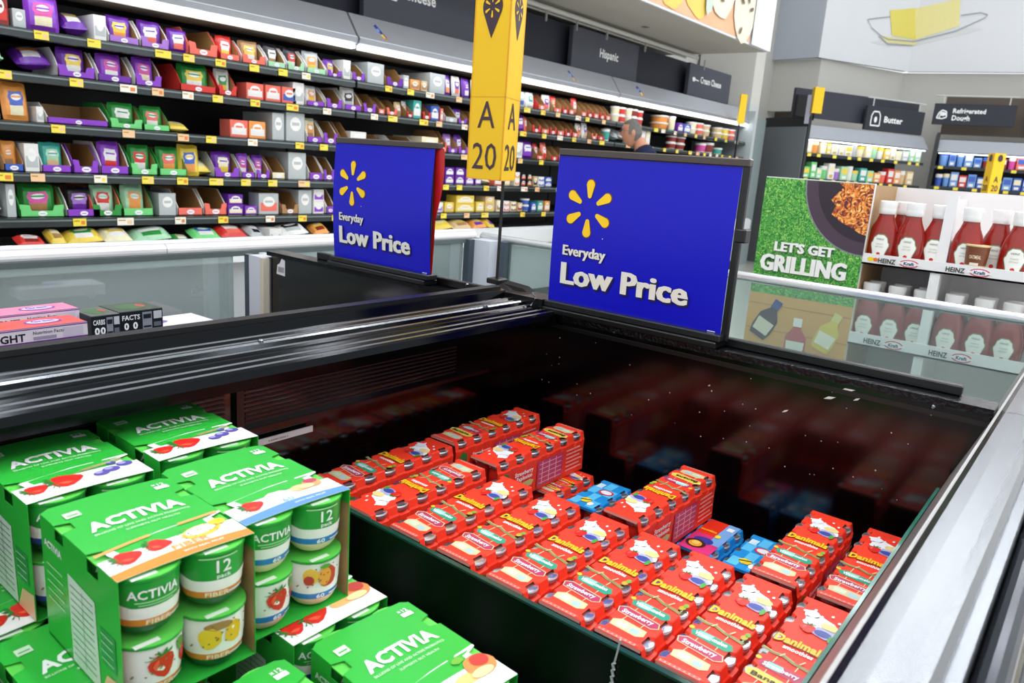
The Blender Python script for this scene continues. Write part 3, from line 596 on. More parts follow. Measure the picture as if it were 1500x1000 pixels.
# ------------------------------------------------------------------ red bottle multipacks
DW, DL, DH = .070, .255, .078
RED = paper('E8301C'); RED2 = card('F43C24'); DNW = mat('F5F1EA', .3)
_bot = None
def bottles(parent, n, col='D6281C', L=DL, nx=2):
    global _bot
    if _bot is None:
        b = MB(); b.lathe([(.013, 0), (.0155, .002), (.016, .01), (.0145, .02), (.016, .035), (.0165, .05), (.0155, .058), (.014, .062), (.0145, .066)], mat('C9281C', .25, 0, .5, .15), 16); bo = b.build('bottle', None, None, True)
        b = MB(); b.lathe([(.0145, .064), (.0175, .066), (.0178, .0715), (.0165, .0735), (.0145, .0738)], [mat('2A2A30', .4), mat('C9CBD2', .2, .9), mat('E4E6EA', .2, .6), mat('D6D8DE', .15, .9)], 16); li = b.build('foil_lid', None, None, True)
        COL.objects.unlink(bo); COL.objects.unlink(li); _bot = (bo, li)
    step = L/n
    for i in range(n):
        for s_ in (-1, 1):
            c = _bot[0].copy(); COL.objects.link(c); c.parent = parent; c.location = (step*(i+.5), s_*(DW/2-.0178), .001)
            d = _bot[1].copy(); COL.objects.link(d); d.parent = c
            if s_ < 0 or i in (0, n-1): d['label'] = 'silver foil lid'
def red_pack(label, loc, rz=0, flip=False, sign='Strawberry', n=6, L=DL, style='red', group=None, sx=1):
    t = thing('smoothie_multipack', label, 'smoothie pack', loc, rz, group)
    if sx != 1: t.scale = (sx, 1, 1)
    b = MB(); w2 = DW/2; R = RED2 if style == 'red' else card('1E8FD8'); st_ = L/n; H = DH
    tw = w2-.0055
    # rows across the pack; the top edge steps in around every lid
    xs = []
    for i in range(n):
        x0 = i*st_; xs += [(x0, 0), (x0+st_*.22, 0), (x0+st_*.30, 1), (x0+st_*.70, 1), (x0+st_*.78, 0)]
    xs.append((L, 0))
    def ins(k): return .0062 if k else 0
    def bowz(y): return H
    def prof(k, s):                                   # one side, from the top edge down to the foot
        o = [(s*(tw-ins(k)), H)]
        if k: o += [(s*(tw-.004), H-.002), (s*(tw-.002), H-.013), (s*(w2+.0015), H-.016)]
        else: o += [(s*(tw+.001), H-.001), (s*(w2-.002), H-.013), (s*(w2-.0005), H-.016)]
        return o+[(s*(w2+(.001 if k else -.0015)), .04), (s*w2, 0)]
    for (x0, k0), (x1, k1) in zip(xs, xs[1:]):
        b.quad((x0, -(tw-ins(k0)), H), (x1, -(tw-ins(k1)), H), (x1, tw-ins(k1), H), (x0, tw-ins(k0), H), R)
        for s_ in (-1, 1):
            p0, p1 = prof(k0, s_), prof(k1, s_)
            for q in range(len(p0)-1):
                if k0 and k1 and q in (0, 1): continue       # open window where the lid shows
                b.add([(x0, p0[q][0], p0[q][1]), (x1, p1[q][0], p1[q][1]), (x1, p1[q+1][0], p1[q+1][1]), (x0, p0[q+1][0], p0[q+1][1])], [(0, 1, 2, 3)], R)
    b.box((0, -w2, 0), (L, w2, .0006), R)
    # folded end flap lips
    for x in (0, L): b.box((x-.0004, -w2+.001, 0), (x+.0004, w2-.001, .018), R); b.box((x-.0006 if x else x, -tw, H-.004), (x if x else x+.0006, tw, H), paper('F2A095') if style == 'red' else R)
    # art; across = from the left edge to the right edge when read from the near end
    def P(a, c, k=1):
        k_ = .00028*k; a = a*DW/.076; c = c*L/.262 if style == 'red' else c
        if flip: return Vector((L-c, -a+DW/2-.0 - (DW/2), H+k_)) if False else Vector((L-c, a-DW/2, H+k_))
        return Vector((c, DW/2-a, H+k_))
    Wd = DW; a0 = .009; a1 = DW-.009
    if style == 'red':
        sg = {'Strawberry': ('B8305A', '2E9A7A', 'Water-melon'), 'Banana': ('E8D24A', 'B8305A', 'Strawberry')}[sign]
        b.rect(P, a0, .002, a1, .006, paper('F5A79A'), 2)
        for k in range(9): b.rect(P, a0+.002+k*.0062, .0028, a0+.006+k*.0062, .0052, paper('E8504A'), 3)
        cream = paper('D9C79A')
        b.poly(P, [(.014, .020), (.052, .018), (.060, .024), (.058, .036), (.022, .039), (.012, .032)], cream, 2); b.rect(P, .020, .023, .036, .033, paper('CFE0C0'), 3); b.rect(P, .040, .022, .052, .031, paper('A9C9DC'), 3)
        b.poly(P, [(.008, .050), (.058, .044), (.066, .050), (.062, .060), (.014, .066), (.004, .060)], paper(sg[0]), 2); b.line(P, [(.008, .050), (.058, .044), (.066, .050), (.062, .060), (.014, .066), (.004, .060), (.008, .050)], .0012, paper('F4D9A8'), 3)
        wc = WHITE if sign == 'Strawberry' else paper('3A2410')
        b.text(P, sign, .012, .0515, .0085, wc, .03, 1, 4, width=.044)
        b.poly(P, [(.014, .075), (.060, .070), (.067, .077), (.062, .087), (.018, .091), (.009, .084)], paper(sg[1]), 2); b.rect(P, .020, .076, .038, .088, paper('8FD9C9'), 3) ; b.text(P, sg[2], .016, .0775, .008, WHITE, .03, 1, 4, width=.042)
        b.blob(P, .008, .088, .004, .004, paper('F0C22E'), 4, 1)
        for q in (.024, .050): b.line(P, [(q, .090), (q+.001, .104)], .0012, paper('F0E0B0'), 3); b.line(P, [(q, .064), (q, .072)], .001, paper('F0E0B0'), 3); b.line(P, [(q-.002, .038), (q-.001, .047)], .001, paper('F0E0B0'), 3)
        b.line(P, [(.003, .112), (.018, .108), (.030, .110), (.044, .104), (.058, .102), (.070, .099)], .0055, paper('8E8A52'), 3); b.line(P, [(.003, .1135), (.018, .1095), (.030, .1115), (.044, .1055)], .0012, paper('C2BC86'), 4)
        for q in (.026, .050): b.line(P, [(q, .106), (q+.004, .115)], .002, paper('D9C79A'), 5)
        b.blob(P, .066, .112, .005, .006, paper('B9A52E'), 4, 3); b.blob(P, .068, .120, .004, .005, paper('6FAE3A'), 4, 5)
        b.text(P, 'smoothies', .022, .125, .0085, WHITE, .03, 1, 4, width=.036)
        b.text(P, 'Danimals', .0065, .1345, .0165, paper('8A2A08'), .075, 1, 4, width=.0625, arc=.0025); b.text(P, 'Danimals', .0075, .1355, .0155, YELT, .045, 1, 5, width=.0605, arc=.0025)
        # splash of white yogurt with fruit
        b.blob(P, .042, .200, .029, .027, paper('F3F0F4'), 3, 7, 18, .45); b.blob(P, .026, .222, .012, .012, paper('F3F0F4'), 3, 9, 12, .35); b.blob(P, .050, .188, .018, .014, paper('B4B0DC'), 4, 3, 12, .3)
        b.strawberry(P, .032, .186, .011, 6, .3); b.blob(P, .054, .206, .013, .009, paper('EED28A'), 6, 5, 12, .15); b.ell(P, .051, .186, .011, .007, paper('3E4C9A'), 6, 10); b.blob(P, .062, .180, .004, .009, paper('4E9B3C'), 7, 2)
        for q in range(5): b.ell(P, .016+q*.011, .224+(q % 2)*.01, .002, .003, WHITE, 5, 8)
        # printed sides
        for s_ in (-1, 1):
            Ps = (lambda a, c, k=1, s_=s_: Vector((a if s_ < 0 else L-a, s_*(w2+.0022+.0003*k), c)))
            b.poly(Ps, [(L*.42, .006), (L*.72, .006), (L*.72, .056), (L*.42, .056)], paper('C63A62'), 1)
            for q in range(5): b.rect(Ps, L*.44, .012+q*.009, L*.70, .0135+q*.009, paper('F0B4BC'), 2)
            for q in range(3): b.rect(Ps, L*(.47+q*.08), .01, L*(.478+q*.08), .054, paper('F0B4BC'), 2)
            for q in range(6): b.rect(Ps, L*.76, .012+q*.008, L*(.96-.03*(q % 2)), .015+q*.008, paper('F4A79E'), 1)
            b.text(Ps, 'Strawberry', L*.17, .044, .008, WHITE, .03, 1, 1, width=L*.2); b.text(Ps, 'Explosion', L*.19, .034, .008, WHITE, .03, 1, 1, width=L*.17); b.poly(Ps, [(L*.12, .016), (L*.36, .018), (L*.38, .026), (L*.34, .030), (L*.1, .026)], paper('C9C27A'), 1)
            b.blob(Ps, L*.07, .045, .012, .016, paper('3E7A34'), 1, 4); b.blob(Ps, L*.05, .03, .01, .01, paper('E9C23C'), 2, 5)
    elif style == 'blue':
        for i in range(3):
            for j in range(4):
                if (i+j) % 2 == 0: b.rect(P, .010+i*.018, .006+j*L/4.4, .010+(i+1)*.018, .006+(j+1)*L/4.4, paper('5FC3F0'), 2)
        b.ell(P, .045, L*.62, .016, .012, paper('D93A4A'), 3); b.ell(P, .045, L*.62, .012, .008, paper('E8EEF6'), 4); b.blob(P, .034, L*.22, .013, .011, paper('F2D22E'), 4, 3); b.line(P, [(.024, L*.2), (.044, L*.26)], .003, paper('2A2A2A'), 5); b.rect(P, .012, L*.7, .026, L*.85, paper('CFEAF8'), 5); b.blob(P, .05, L*.15, .007, .009, WHITE, 5, 3)
    elif style == 'dragon':
        b.rect(P, .009, .0, .067, L*.52, paper('D8357A'), 2); b.rect(P, .009, L*.52, .067, L, paper('E8301C'), 2); b.rect(P, .045, L*.3, .067, L, paper('7AA9E0'), 3)
        b.text(P, 'smoothies', .012, L*.62, .007, YELT, .05, 1, 5, width=.03); b.ell(P, .036, L*.34, .018, .012, paper('2E3A9A'), 4); b.ell(P, .030, L*.2, .018, .015, paper('3A2018'), 5); b.ell(P, .030, L*.19, .012, .011, paper('E9A22E'), 6); b.ell(P, .03, L*.21, .007, .007, paper('F2CF6A'), 7); b.blob(P, .05, L*.55, .006, .008, paper('F2DF3A'), 6, 4); b.rect(P, .05, L*.8, .062, L*.9, WHITE, 5)
    b.build('sleeve', t)
    bottles(t, n, L=L)
    return t
ZL = .731; ZH = .810
low = ZL-DH; hi = ZH-DH
k9 = .8644
cols = [(.918, 'reversed'), (.802, ''), (.695, ''), (.594, ''), (.497, ''), (.405, ''), (.315, ''), (.223, 'ban')]
front = ['second row from the ribbed ridge, printed upside down', 'third row from the ridge', 'fourth row from the ridge', 'middle row, left of the white tie', 'middle row, just above the white tie', 'right of the white tie', 'third from the glass guard', 'with a yellow Banana sign, beside the glass guard']
for i, ((y, k), lb) in enumerate(zip(cols, front)):
    red_pack('red smoothie pack along the partition, '+lb, (.6735, y*k9, hi+(i % 3-1)*.001), 0, k == 'reversed', 'Banana' if k == 'ban' else 'Strawberry', sx=.985)
red_pack('red smoothie pack at the left end, next to the green yogurt', (.700, .8985, hi), 0, False)
red_pack('red smoothie pack in the far left corner with a yellow sign', (.962, .899, hi+.003), 0, False, 'Banana')
red_pack('red smoothie pack at the back, upside down, nearest the far left corner', (.945, .785, hi+.002), -.01, True, 'Banana', sx=1.03)
red_pack('red smoothie pack at the back, upside down, alone in the middle', (.942, .508, hi+.001), -.02, True, 'Banana', sx=1.02)
red_pack('red smoothie pack at the back, second from the glass guard', (.938, .271, hi), 0)
red_pack('red smoothie pack at the back, against the glass guard', (.942, .186, hi), 0)
# hidden lower layer that carries them
for i, (y, k) in enumerate(cols): red_pack('red smoothie pack hidden in the lower layer', (.6735, y*k9, hi-.0795), 0, sx=.985, group='hidden lower red packs')
for x, y in ((.700, .8985),): pass
# short packs of the second row, and the red ones underneath
LS = .131
red_pack('short blue checkered smoothie pack behind the middle red row', (1.068, .660, low), 0, False, n=3, L=LS, style='blue')
red_pack('short blue smoothie pack left of the second back pack from the guard', (1.068, .360, low), 0, False, n=3, L=LS, style='blue')
red_pack('short pink and red smoothie pack with a round picture', (1.068, .4395, low), 0, False, n=3, L=LS, style='dragon')
for i, (y, wh) in enumerate(((.745, 'left of the blue checkered one'), (.91, 'under the far left corner pack'))):
    red_pack('short red smoothie pack '+wh, (1.068, y, low), 0, False, 'Banana', 3, LS, 'red')
red_pack('dark blue smoothie pack peeking from under the pack alone in the middle', (1.068, .525, low), 0, False, n=3, L=LS, style='blue')
for y in (.27, .19, .83): red_pack('short smoothie pack hidden under the back row', (1.068, y, low), 0, n=3, L=LS, style='blue', group='hidden short packs')
mb = MB(); mb.bbox((.675, .155, .451), (1.25, .97, low-.001), .004, SATBLK); tag(mb.build('display_riser'), 'black riser on the floor of the well under the red packs', 'riser')

# ------------------------------------------------------------------ blue price signs
BLUE = mat('1212BE', .3, 0, .3, .06, 5); 
def spark(b, P, cx, cy, s, mt, k=2, wf=.1):
    for j in range(6):
        t = math.radians(90+60*j); ux, uy = math.cos(t), math.sin(t); nx, ny = -uy, ux; pts = []
        r0, r1, w0, w1 = .36*s, 1.0*s, .06*s*wf/.1*1.0, .125*s*wf/.1
        for q in range(7): u = math.radians(-90+q*30); pts.append((r1-w1+w1*math.cos(u), w1*math.sin(u)))
        for q in range(7): u = math.radians(90+q*30); pts.append((r0+w0+w0*math.cos(u), w0*math.sin(u)))
        b.poly(P, [(cx+ux*p+nx*q_, cy+uy*p+ny*q_) for p, q_ in pts], mt, k)
def heavy(b, P, t, a, c, h, mt, k, width, off):       # thick condensed lettering
    for i, dx in enumerate((-.055, -.03, 0, .03, .055)): b.text(P, t, a+dx*h, c, h, mt, off, 1, k+.2*i, width=width)
def price_sign(label, corners, X, bow, back=True):
    # corners: pixel positions TL, TR, BR, BL on the plane x = X
    TL, TR, BR, BL = [onx(x, y, X) for x, y in corners]
    W = TL.y-TR.y; H = TL.z-BL.z; t = thing('price_sign', label, 'sign', (X, BL.y, BL.z-.012))
    oz = .012
    def S(a, c, k=1):                                  # curved face
        u = a/W; return Vector((-.0006*k - bow*math.sin(math.pi*c/H)*(1) , -a, oz+c))
    b = MB(); N = 14
    for i in range(N):
        c0, c1 = H*i/N, H*(i+1)/N
        b.add([S(0, c0, 0), S(W, c0, 0), S(W, c1, 0), S(0, c1, 0)], [(0, 1, 2, 3)], BLUE)
        if back:
            q0, q1 = S(0, c0, 0), S(0, c1, 0); W0, W1 = [W+.024*max(0, math.sin(math.pi*min(1, max(0, (c_/H-.45)/.55*.62)))) for c_ in (c0, c1)]
            b.add([(.006+bow*math.sin(math.pi*c0/H)*.6, 0, oz+c0), (.006+bow*math.sin(math.pi*c0/H)*.6, -W0, oz+c0), (.006+bow*math.sin(math.pi*c1/H)*.6, -W1, oz+c1), (.006+bow*math.sin(math.pi*c1/H)*.6, 0, oz+c1)], [(3, 2, 1, 0)], mat('C81E22', .35))
    # white paper edge on the right
    YS = mat('FFD21A', .35, 0, .4, .02)
    YD = mat('8A4A10', .4)
    k_ = W/.39
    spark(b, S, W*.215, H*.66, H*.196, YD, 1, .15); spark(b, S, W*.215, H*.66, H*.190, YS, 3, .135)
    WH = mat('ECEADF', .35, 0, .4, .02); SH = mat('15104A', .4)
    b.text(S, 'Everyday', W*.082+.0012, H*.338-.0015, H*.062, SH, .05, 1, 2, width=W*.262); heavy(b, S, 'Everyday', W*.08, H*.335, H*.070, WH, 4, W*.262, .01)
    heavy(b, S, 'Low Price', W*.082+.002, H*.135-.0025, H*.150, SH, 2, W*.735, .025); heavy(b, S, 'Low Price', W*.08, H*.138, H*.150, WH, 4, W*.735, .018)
    b.rect(S, W*.965-.012, .002, W*.965+.003, .0035, WHITE, 2); b.ell(S, W*.315, H*.475, .0012, .0012, WHITE, 2, 6)
    b.build('face', t)
    fr = SATBLK
    b = MB(); b.bbox((-.004, -W-.012, oz+H-.002), (.014, .0, oz+H+.012), .002, mat('4A423E', .3, .2)); b.build('top_bar', t, 'black top bar')
    b = MB(); b.bbox((-.016, -W-.006, 0), (.02, .0, oz+.001), .002, mat('2A2B2E', .22, .3)); b.bbox((-.022, -W-.002, -.012), (.024, .004, 0), .002, SATBLK); b.build('foot', t, 'black weighted foot')
    b = MB(); b.bbox((.001, -W+(-.012 if not back else .004), 0), (.005 if back else .012, -W+(.001 if not back else .012), oz+H), .002 if not back else .001, SATBLK)
    if not back: b.bbox((-.003, -W-.022, oz+H*.56), (.018, -W-.002, oz+H*.64), .002, SATBLK)
    b.build('side_post', t, 'black post')
    b = MB(); b.bbox((.001, -.01, 0), (.012, 0, oz+H), .002, SATBLK); b.build('side_post', t)
    return t
price_sign('large blue Everyday Low Price sign standing on the divider of the near well', [(821, 226), (1090, 243), (1058, 490), (803, 438)], DX+.008, .003, False)
price_sign('smaller blue Everyday Low Price sign beyond the ribbed ridge, red on its back', [(497, 208), (644, 214), (635, 402), (490, 374)], DX+.008, .007, True)

# ------------------------------------------------------------------ yellow aisle marker
t = thing('aisle_marker', 'tall yellow three-sided aisle marker reading A 20 on a thin black pole', 'sign', (1.29, 1.065, 1.05))
S_ = .099; cz = .224; HT = .62
Cc = Vector((-.02, -.008, 0)); Lc = Cc+Vector((0, S_, 0)); Rc = Cc+Vector((S_*math.cos(math.radians(21)), S_*math.sin(math.radians(21)), 0))
b = MB(); b.prism([Cc+Vector((0, 0, cz)), Rc+Vector((0, 0, cz)), Lc+Vector((0, 0, cz))], (0, 0, HT), YEL)
PL = plane(Lc+Vector((0, 0, cz)), Cc-Lc, (0, 0, 1)); PR = plane(Cc+Vector((0, 0, cz)), Rc-Cc, (0, 0, 1))
DKP = paper('3B2233'); OR = paper('E9A21C')
for P in (PL, PR):
    b.text(P, '20', S_/2, .022, .058, DKP, .0, 1, 3, 'c', width=.068); b.text(P, 'A', S_/2, .108, .058, DKP, .0, 1, 3, 'c', width=.048)
    b.line(P, [(0, .172), (S_, .172)], .0012, OR, 2); b.rect(P, .001, 0, .0028, HT, OR, 2); b.rect(P, S_-.0028, 0, S_-.001, HT, OR, 2); b.rect(P, 0, 0, S_, .002, OR, 2)
    # pin-shaped emblem with the spark cut out of it
    pts = []
    cx, cy = S_/2, .350
    for q in range(13): a_ = math.radians(-20+q*220/12); pts.append((cx+.027*math.cos(a_), cy+.027*math.sin(a_)))
    pts.append((cx, cy-.062)); b.poly(P, pts, DKP, 2); spark(b, P, cx, cy, .022, YEL, 4)
b.build('marker_body', t)
b = MB(); b.tube([(0.004, .004, .0), (0.004, .004, cz)], .0035, SATBLK, 8); b.bbox((-.015, -.015, 0), (.02, .02, .012), .002, SATBLK); b.build('pole', t, 'thin black pole')
# ------------------------------------------------------------------ cheese wall
YF = 4.4
def proj(p):
    q = Vector(p)-Vector((0, 0, CH)); z = q.dot(CF); return 750+FPX*q.dot(CR)/z, 500+FPX*q.dot(CD)/z, z
def x_at(px_, z, Y=YF):
    lo, hi_ = .3, 12.5
    for _ in range(40):
        m_ = (lo+hi_)/2
        if proj((m_, Y, z))[0] < px_: lo = m_
        else: hi_ = m_
    return lo
SHZ = [1.785, 1.578, 1.339, 1.09, .859]; SHN = ['top', 'second', 'third', 'fourth', 'fifth']
TAGY = paper('F3DE4A'); TAGO = paper('F2C79A'); TAGW = paper('F4EFE0'); TAGR = paper('E8823A')
RAIL = mat('2C3232', .25, .3, .5, .1, 8); RAILL = mat('7F8A88', .2, .5, .5, .1, 8)
tagr = random.Random(11)
for si, (xa, xb) in enumerate(((0.0, 3.62), (3.64, 7.10), (7.12, 10.58))):
    t = thing('refrigerated_shelving', ['open black refrigerated shelving with five shelves, left section of the cheese wall', 'open refrigerated shelving under the Cheese and Hispanic signs, middle section of the cheese wall', 'open refrigerated shelving under the Cream Cheese sign, far section of the cheese wall'][si], 'refrigerator', (xa, 0, 0))
    W = xb-xa
    b = MB(); b.box((0, 5.2, .0), (W, 5.26, 2.2), mat('0A0B0C', .5)); b.box((0, 4.42, 2.03), (W, 5.2, 2.05), mat('121314', .5)); b.build('back_panel', t)
    b = MB(); b.box((0, 4.25, .15), (W, 5.2, .60), mat('A8ABAE', .4, .2)); b.box((0, 4.3, 0), (W, 5.2, .15), mat('1A1A1C', .5)); b.build('base', t)
    b = MB(); b.prism([(0, 4.16, .60), (0, 4.16, .722), (0, 4.20, .745), (0, 4.25, .722), (0, 4.25, .66), (0, 5.2, .66), (0, 5.2, .60)], (W, 0, 0), mat('DADCDC', .3, .1, .5, .04, 4)); b.build('deck', t, 'white front lip and lower deck')
    b = MB(); b.prism([(0, 4.40, 2.012), (0, 4.375, 2.03), (0, 4.365, 2.06), (0, 4.38, 2.07), (0, 4.50, 2.235), (0, 5.2, 2.235), (0, 5.2, 2.05), (0, 4.55, 2.012)], (W, 0, 0), GREYM)
    b.box((0, 4.372, 2.058), (W, 4.384, 2.070), mat('C9CED3', .3, .4)); b.build('canopy', t, 'grey metal canopy')
    b = MB(); b.box((.01, 4.385, 1.992), (W-.01, 4.415, 2.012), mat('F4FAFF', .4, emit=7)); b.box((.01, 4.415, 1.985), (W-.01, 4.66, 2.0), mat('8A857A', .5, .3, .3, .3, 9)); b.build('light_strip', t, 'bright light strip under the canopy')
    if si == 2: 
        b = MB(); b.box((W-.02, 4.3, .15), (W, 5.2, 2.2), mat('AEB6B8', .4)); b.build('end_panel', t)
    for k, z in enumerate(SHZ):
        b = MB(); b.box((0, 4.405, z-.025), (W, 5.1, z), mat('1B1D1F', .4, .3)); b.prism([(0, 4.405, z-.052), (0, 4.385, z-.048), (0, 4.39, z-.004), (0, 4.405, z)], (W, 0, 0), RAIL); b.box((0, 4.384, z-.020), (W, 4.39, z-.012), RAILL)
        sh = b.build('shelf', t)
        x = .12+tagr.random()*.2
        while x < W-.12:
            if x+xa > 1.2 and not (k == 4 and tagr.random() < .3):
                b = MB(); wt = .066 if tagr.random() < .8 else .09; b.box((0, 0, 0), (wt, .003, .04), tagr.choice([TAGY, TAGY, TAGO, TAGW])); b.box((wt*.08, -.0006, .024), (wt*.5, 0, .03), paper('B98A2A')); b.box((wt*.6, -.0006, .008), (wt*.9, 0, .028), tagr.choice([TAGO, TAGR, TAGY]))
                o = b.build('price_tag', sh); o.location = (x, 4.379, z-.046)
            x += tagr.uniform(.16, .36)
# black header with the department signs
t = thing('header_board', 'long dark grey header board above the cheese wall', 'sign board', (0, 4.72, 2.24))
b = MB(); b.box((0, 0, 0), (10.35, .03, .42), mat('2B2D38', .6, 0, .3, .05, 3)); b.build('board', t)
b = MB(); b.tube([(0, -.18, .455), (9.1, -.18, .455)], .022, mat('C4C2BC', .5), 10); b.tube([(0, -.12, .435), (8.9, -.12, .435)], .012, mat('A8A69E', .5), 8); b.build('top_rail', t, 'pale pipe above the board')
for x in (2.6, 4.9, 5.95, 6.45, 7.0, 7.8, 9.3):
    b = MB(); b.box((x, -.19, .34), (x+.015, -.175, .46), mat('9A9A98', .5)); b.build('bracket', t)
def dept_sign(word, x0, x1, z0, z1, icon, lab):
    t = thing('department_sign', lab, 'sign', (x0, 4.60, z0))
    W = x1-x0; H = z1-z0; b = MB(); b.bbox((0, 0, 0), (W, .05, H), .004, mat('4B4D57', .6, 0, .3, .05, 3)); P = plane((0, 0, 0), (1, 0, 0), (0, 0, 1), .001)
    if word == 'Cheese':
        b.text(P, word, W*.325, H*.42, .085, WHITE, .025, .95, 2)
        WT = WHITE; x, z = W*.10, H*.36; s = .17
        b.line(P, [(x, z+s), (x+.01, z+s*.62), (x-.008, z+s*.45), (x, z), (x+s*.6, z), (x+s*.72, z+.015), (x+s*.85, z), (x+s*1.15, z), (x+s*1.15, z+s*1.2)], .014, WT, 2)
        for u, v, r in ((.42, .42, .022), (.75, .48, .034)): b.ell(P, x+s*u, z+s*v, r, r, WT, 2); 
        b.ell(P, x+s*.75, z+s*.48, .019, .019, mat('4B4D57', .6, 0, .3, .05, 3), 3)
    elif word == 'Hispanic': b.text(P, word, W*.39, H*.42, .085, WHITE, .025, .9, 2)
    else:
        b.text(P, 'Cream Cheese', W*.26, H*.46, .080, WHITE, .025, 1, 2, width=W*.5); b.blob(P, W*.11, H*.52, .05, .03, WHITE, 2, 2); b.line(P, [(W*.13, H*.52), (W*.22, H*.5)], .014, WHITE, 2)
    b.build('panel', t)
    b = MB(); b.box((0, .01, -.025), (W, .04, -.003), mat('08080A', .4)); b.box((W*.08, -.0, -.03), (W*.12, .03, -.02), mat('D8D8D8', .4)); b.build('bottom_rail', t)
    return t
dept_sign('Cheese', 3.86, 5.05, 2.25, 2.72, 1, 'dark grey Cheese sign with cheese icon above the shelves')
dept_sign('Hispanic', 6.50, 7.78, 2.255, 2.64, 0, 'dark grey Hispanic sign above the shelves')
dept_sign('Cream Cheese', 9.05, 10.30, 2.26, 2.64, 1, 'dark grey Cream Cheese sign above the far shelves')
# little flags clipped to the canopy
for px0, py0, wh in ((326, 8, 'nearest, left of the Cheese sign'), (563, 55, 'under the Cheese sign'), (841, 117, 'left below the Hispanic sign'), (940, 138, 'right of the Hispanic sign'), (1012, 156, 'under the Cream Cheese sign')):
    p = ony(px0, py0, 4.42); t = thing('canopy_flag', 'small blue and yellow shelf flag on the grey canopy, '+wh, 'flag', (p.x, 4.41, p.z-.03))
    b = MB(); M = Matrix.Rotation(math.radians(-34), 4, 'Y') @ Matrix.Rotation(math.radians(-30), 4, 'X')
    b.box((-.018, -.02, .0), (.018, -.016, .13), mat('1B2F8A', .4), M); b.box((-.01, -.0215, .015), (.010, -.02, .05), paper('F2C91E'), M); b.box((-.01, -.0215, .075), (.010, -.02, .10), paper('6FA0E0'), M); b.box((-.018, -.021, 0), (.018, -.0155, .012), paper('E0702A'), M)
    b.build('card', t)

# --- goods
ITEMS = []      # (object, description, place, x)
def reg(o, desc, place, x, cat): o['category'] = cat; ITEMS.append((o, desc, place, x))
CN = {'purple': '6A2AA0', 'violet': '8A3FC0', 'green': '2F8F3E', 'light green': '6FD07A', 'red': 'D5342E', 'salmon': 'F0705E', 'yellow': 'EBCB4A', 'white': 'E9E6E2', 'brown': 'A97F55', 'orange': 'F09A4A', 'blue': '3A5FB8', 'black': '1E1A22', 'pink': 'D64FA0', 'tan': 'D9B98A', 'grey': 'B9BEBE', 'cream': 'F0E3BE', 'dark red': '8A2A22', 'teal': '3FA79A', 'pale green': 'A8D8B0', 'lilac': 'A876CC', 'light blue': '6F9BD8'}
def bag_mb(w, h, d, c1, c2, c3, seed=0, lay=False):
    b = MB(); nx, nz = 8, 8; rd = random.Random(seed); C1, C2, C3 = film(CN[c1]), film(CN[c2]), film(CN[c3])
    def F(u, v, sgn):
        uu, vv = 2*u-1, 2*v-1; th = d/2*max(0, (1-abs(uu)**3.2))**.6*max(0, (1-abs(vv)**3))**.6
        wob = .012*math.sin(7*u+seed)*math.sin(5*v+seed*2)
        return Vector((w*(u-.5)*(1-.05*abs(vv)**6), sgn*(th*(1+wob*6)), h*v*(1+.02*math.sin(9*u+seed))))
    for sgn in (-1, 1):
        for i in range(nx):
            for j in range(nz):
                u0, u1, v0, v1 = i/nx, (i+1)/nx, j/nz, (j+1)/nz; q = [F(u0, v0, sgn), F(u1, v0, sgn), F(u1, v1, sgn), F(u0, v1, sgn)]
                if sgn > 0: q = q[::-1]
                mt = C1
                if sgn < 0 and 2 <= i <= 5:
                    if 3 <= j <= 5: mt = C2
                    elif 1 <= j <= 2: mt = C3
                b.add(q, [(0, 1, 2, 3)], mt)
    P = lambda a, c, k=1: F(a, c, -1)+Vector((0, -.0012*k, 0))
    b.ell(P, .5, .58, .30, .17, C2, 1, 14); b.ell(P, .5, .60, .2, .09, film('F2F0F4'), 2, 12); b.blob(P, .5, .25, .26, .12, C3, 1, seed, 10)
    b.rect(P, .3, .575, .7, .63, C1, 3)
    for v in (.0, .97): b.rect(P, .02, v, .98, v+.03, C1, 2)
    return b
def bag(x, w, h, z, y, c, seed, desc=None, tilt=8, cat='bag', d=None, place=''):
    c1, c2, c3 = c; b = bag_mb(w, h, d or min(.09, w*.45), c1, c2, c3, seed)
    o = b.build('cheese_bag', None, None, True); o.location = (x, y, z+.002); o.rotation_euler = (math.radians(-tilt), 0, math.radians(random.Random(seed).uniform(-9, 9)))
    reg(o, desc or '%s bag' % c1, place, x, cat); return o
def laybag(x, w, h, z, y, c, seed, desc=None, place='', tilt=62, cat='bag'):
    b = bag_mb(w, h*1.9, min(.09, h*.9), *c, seed); o = b.build('cheese_bag', None, None, True); o.location = (x, y-.06, z+h*.38); o.rotation_euler = (math.radians(-tilt-8), math.radians(random.Random(seed).uniform(-8, 8)), math.radians(random.Random(seed).uniform(-10, 10))); reg(o, desc or '%s bag lying flat' % c[0], place, x, cat); return o
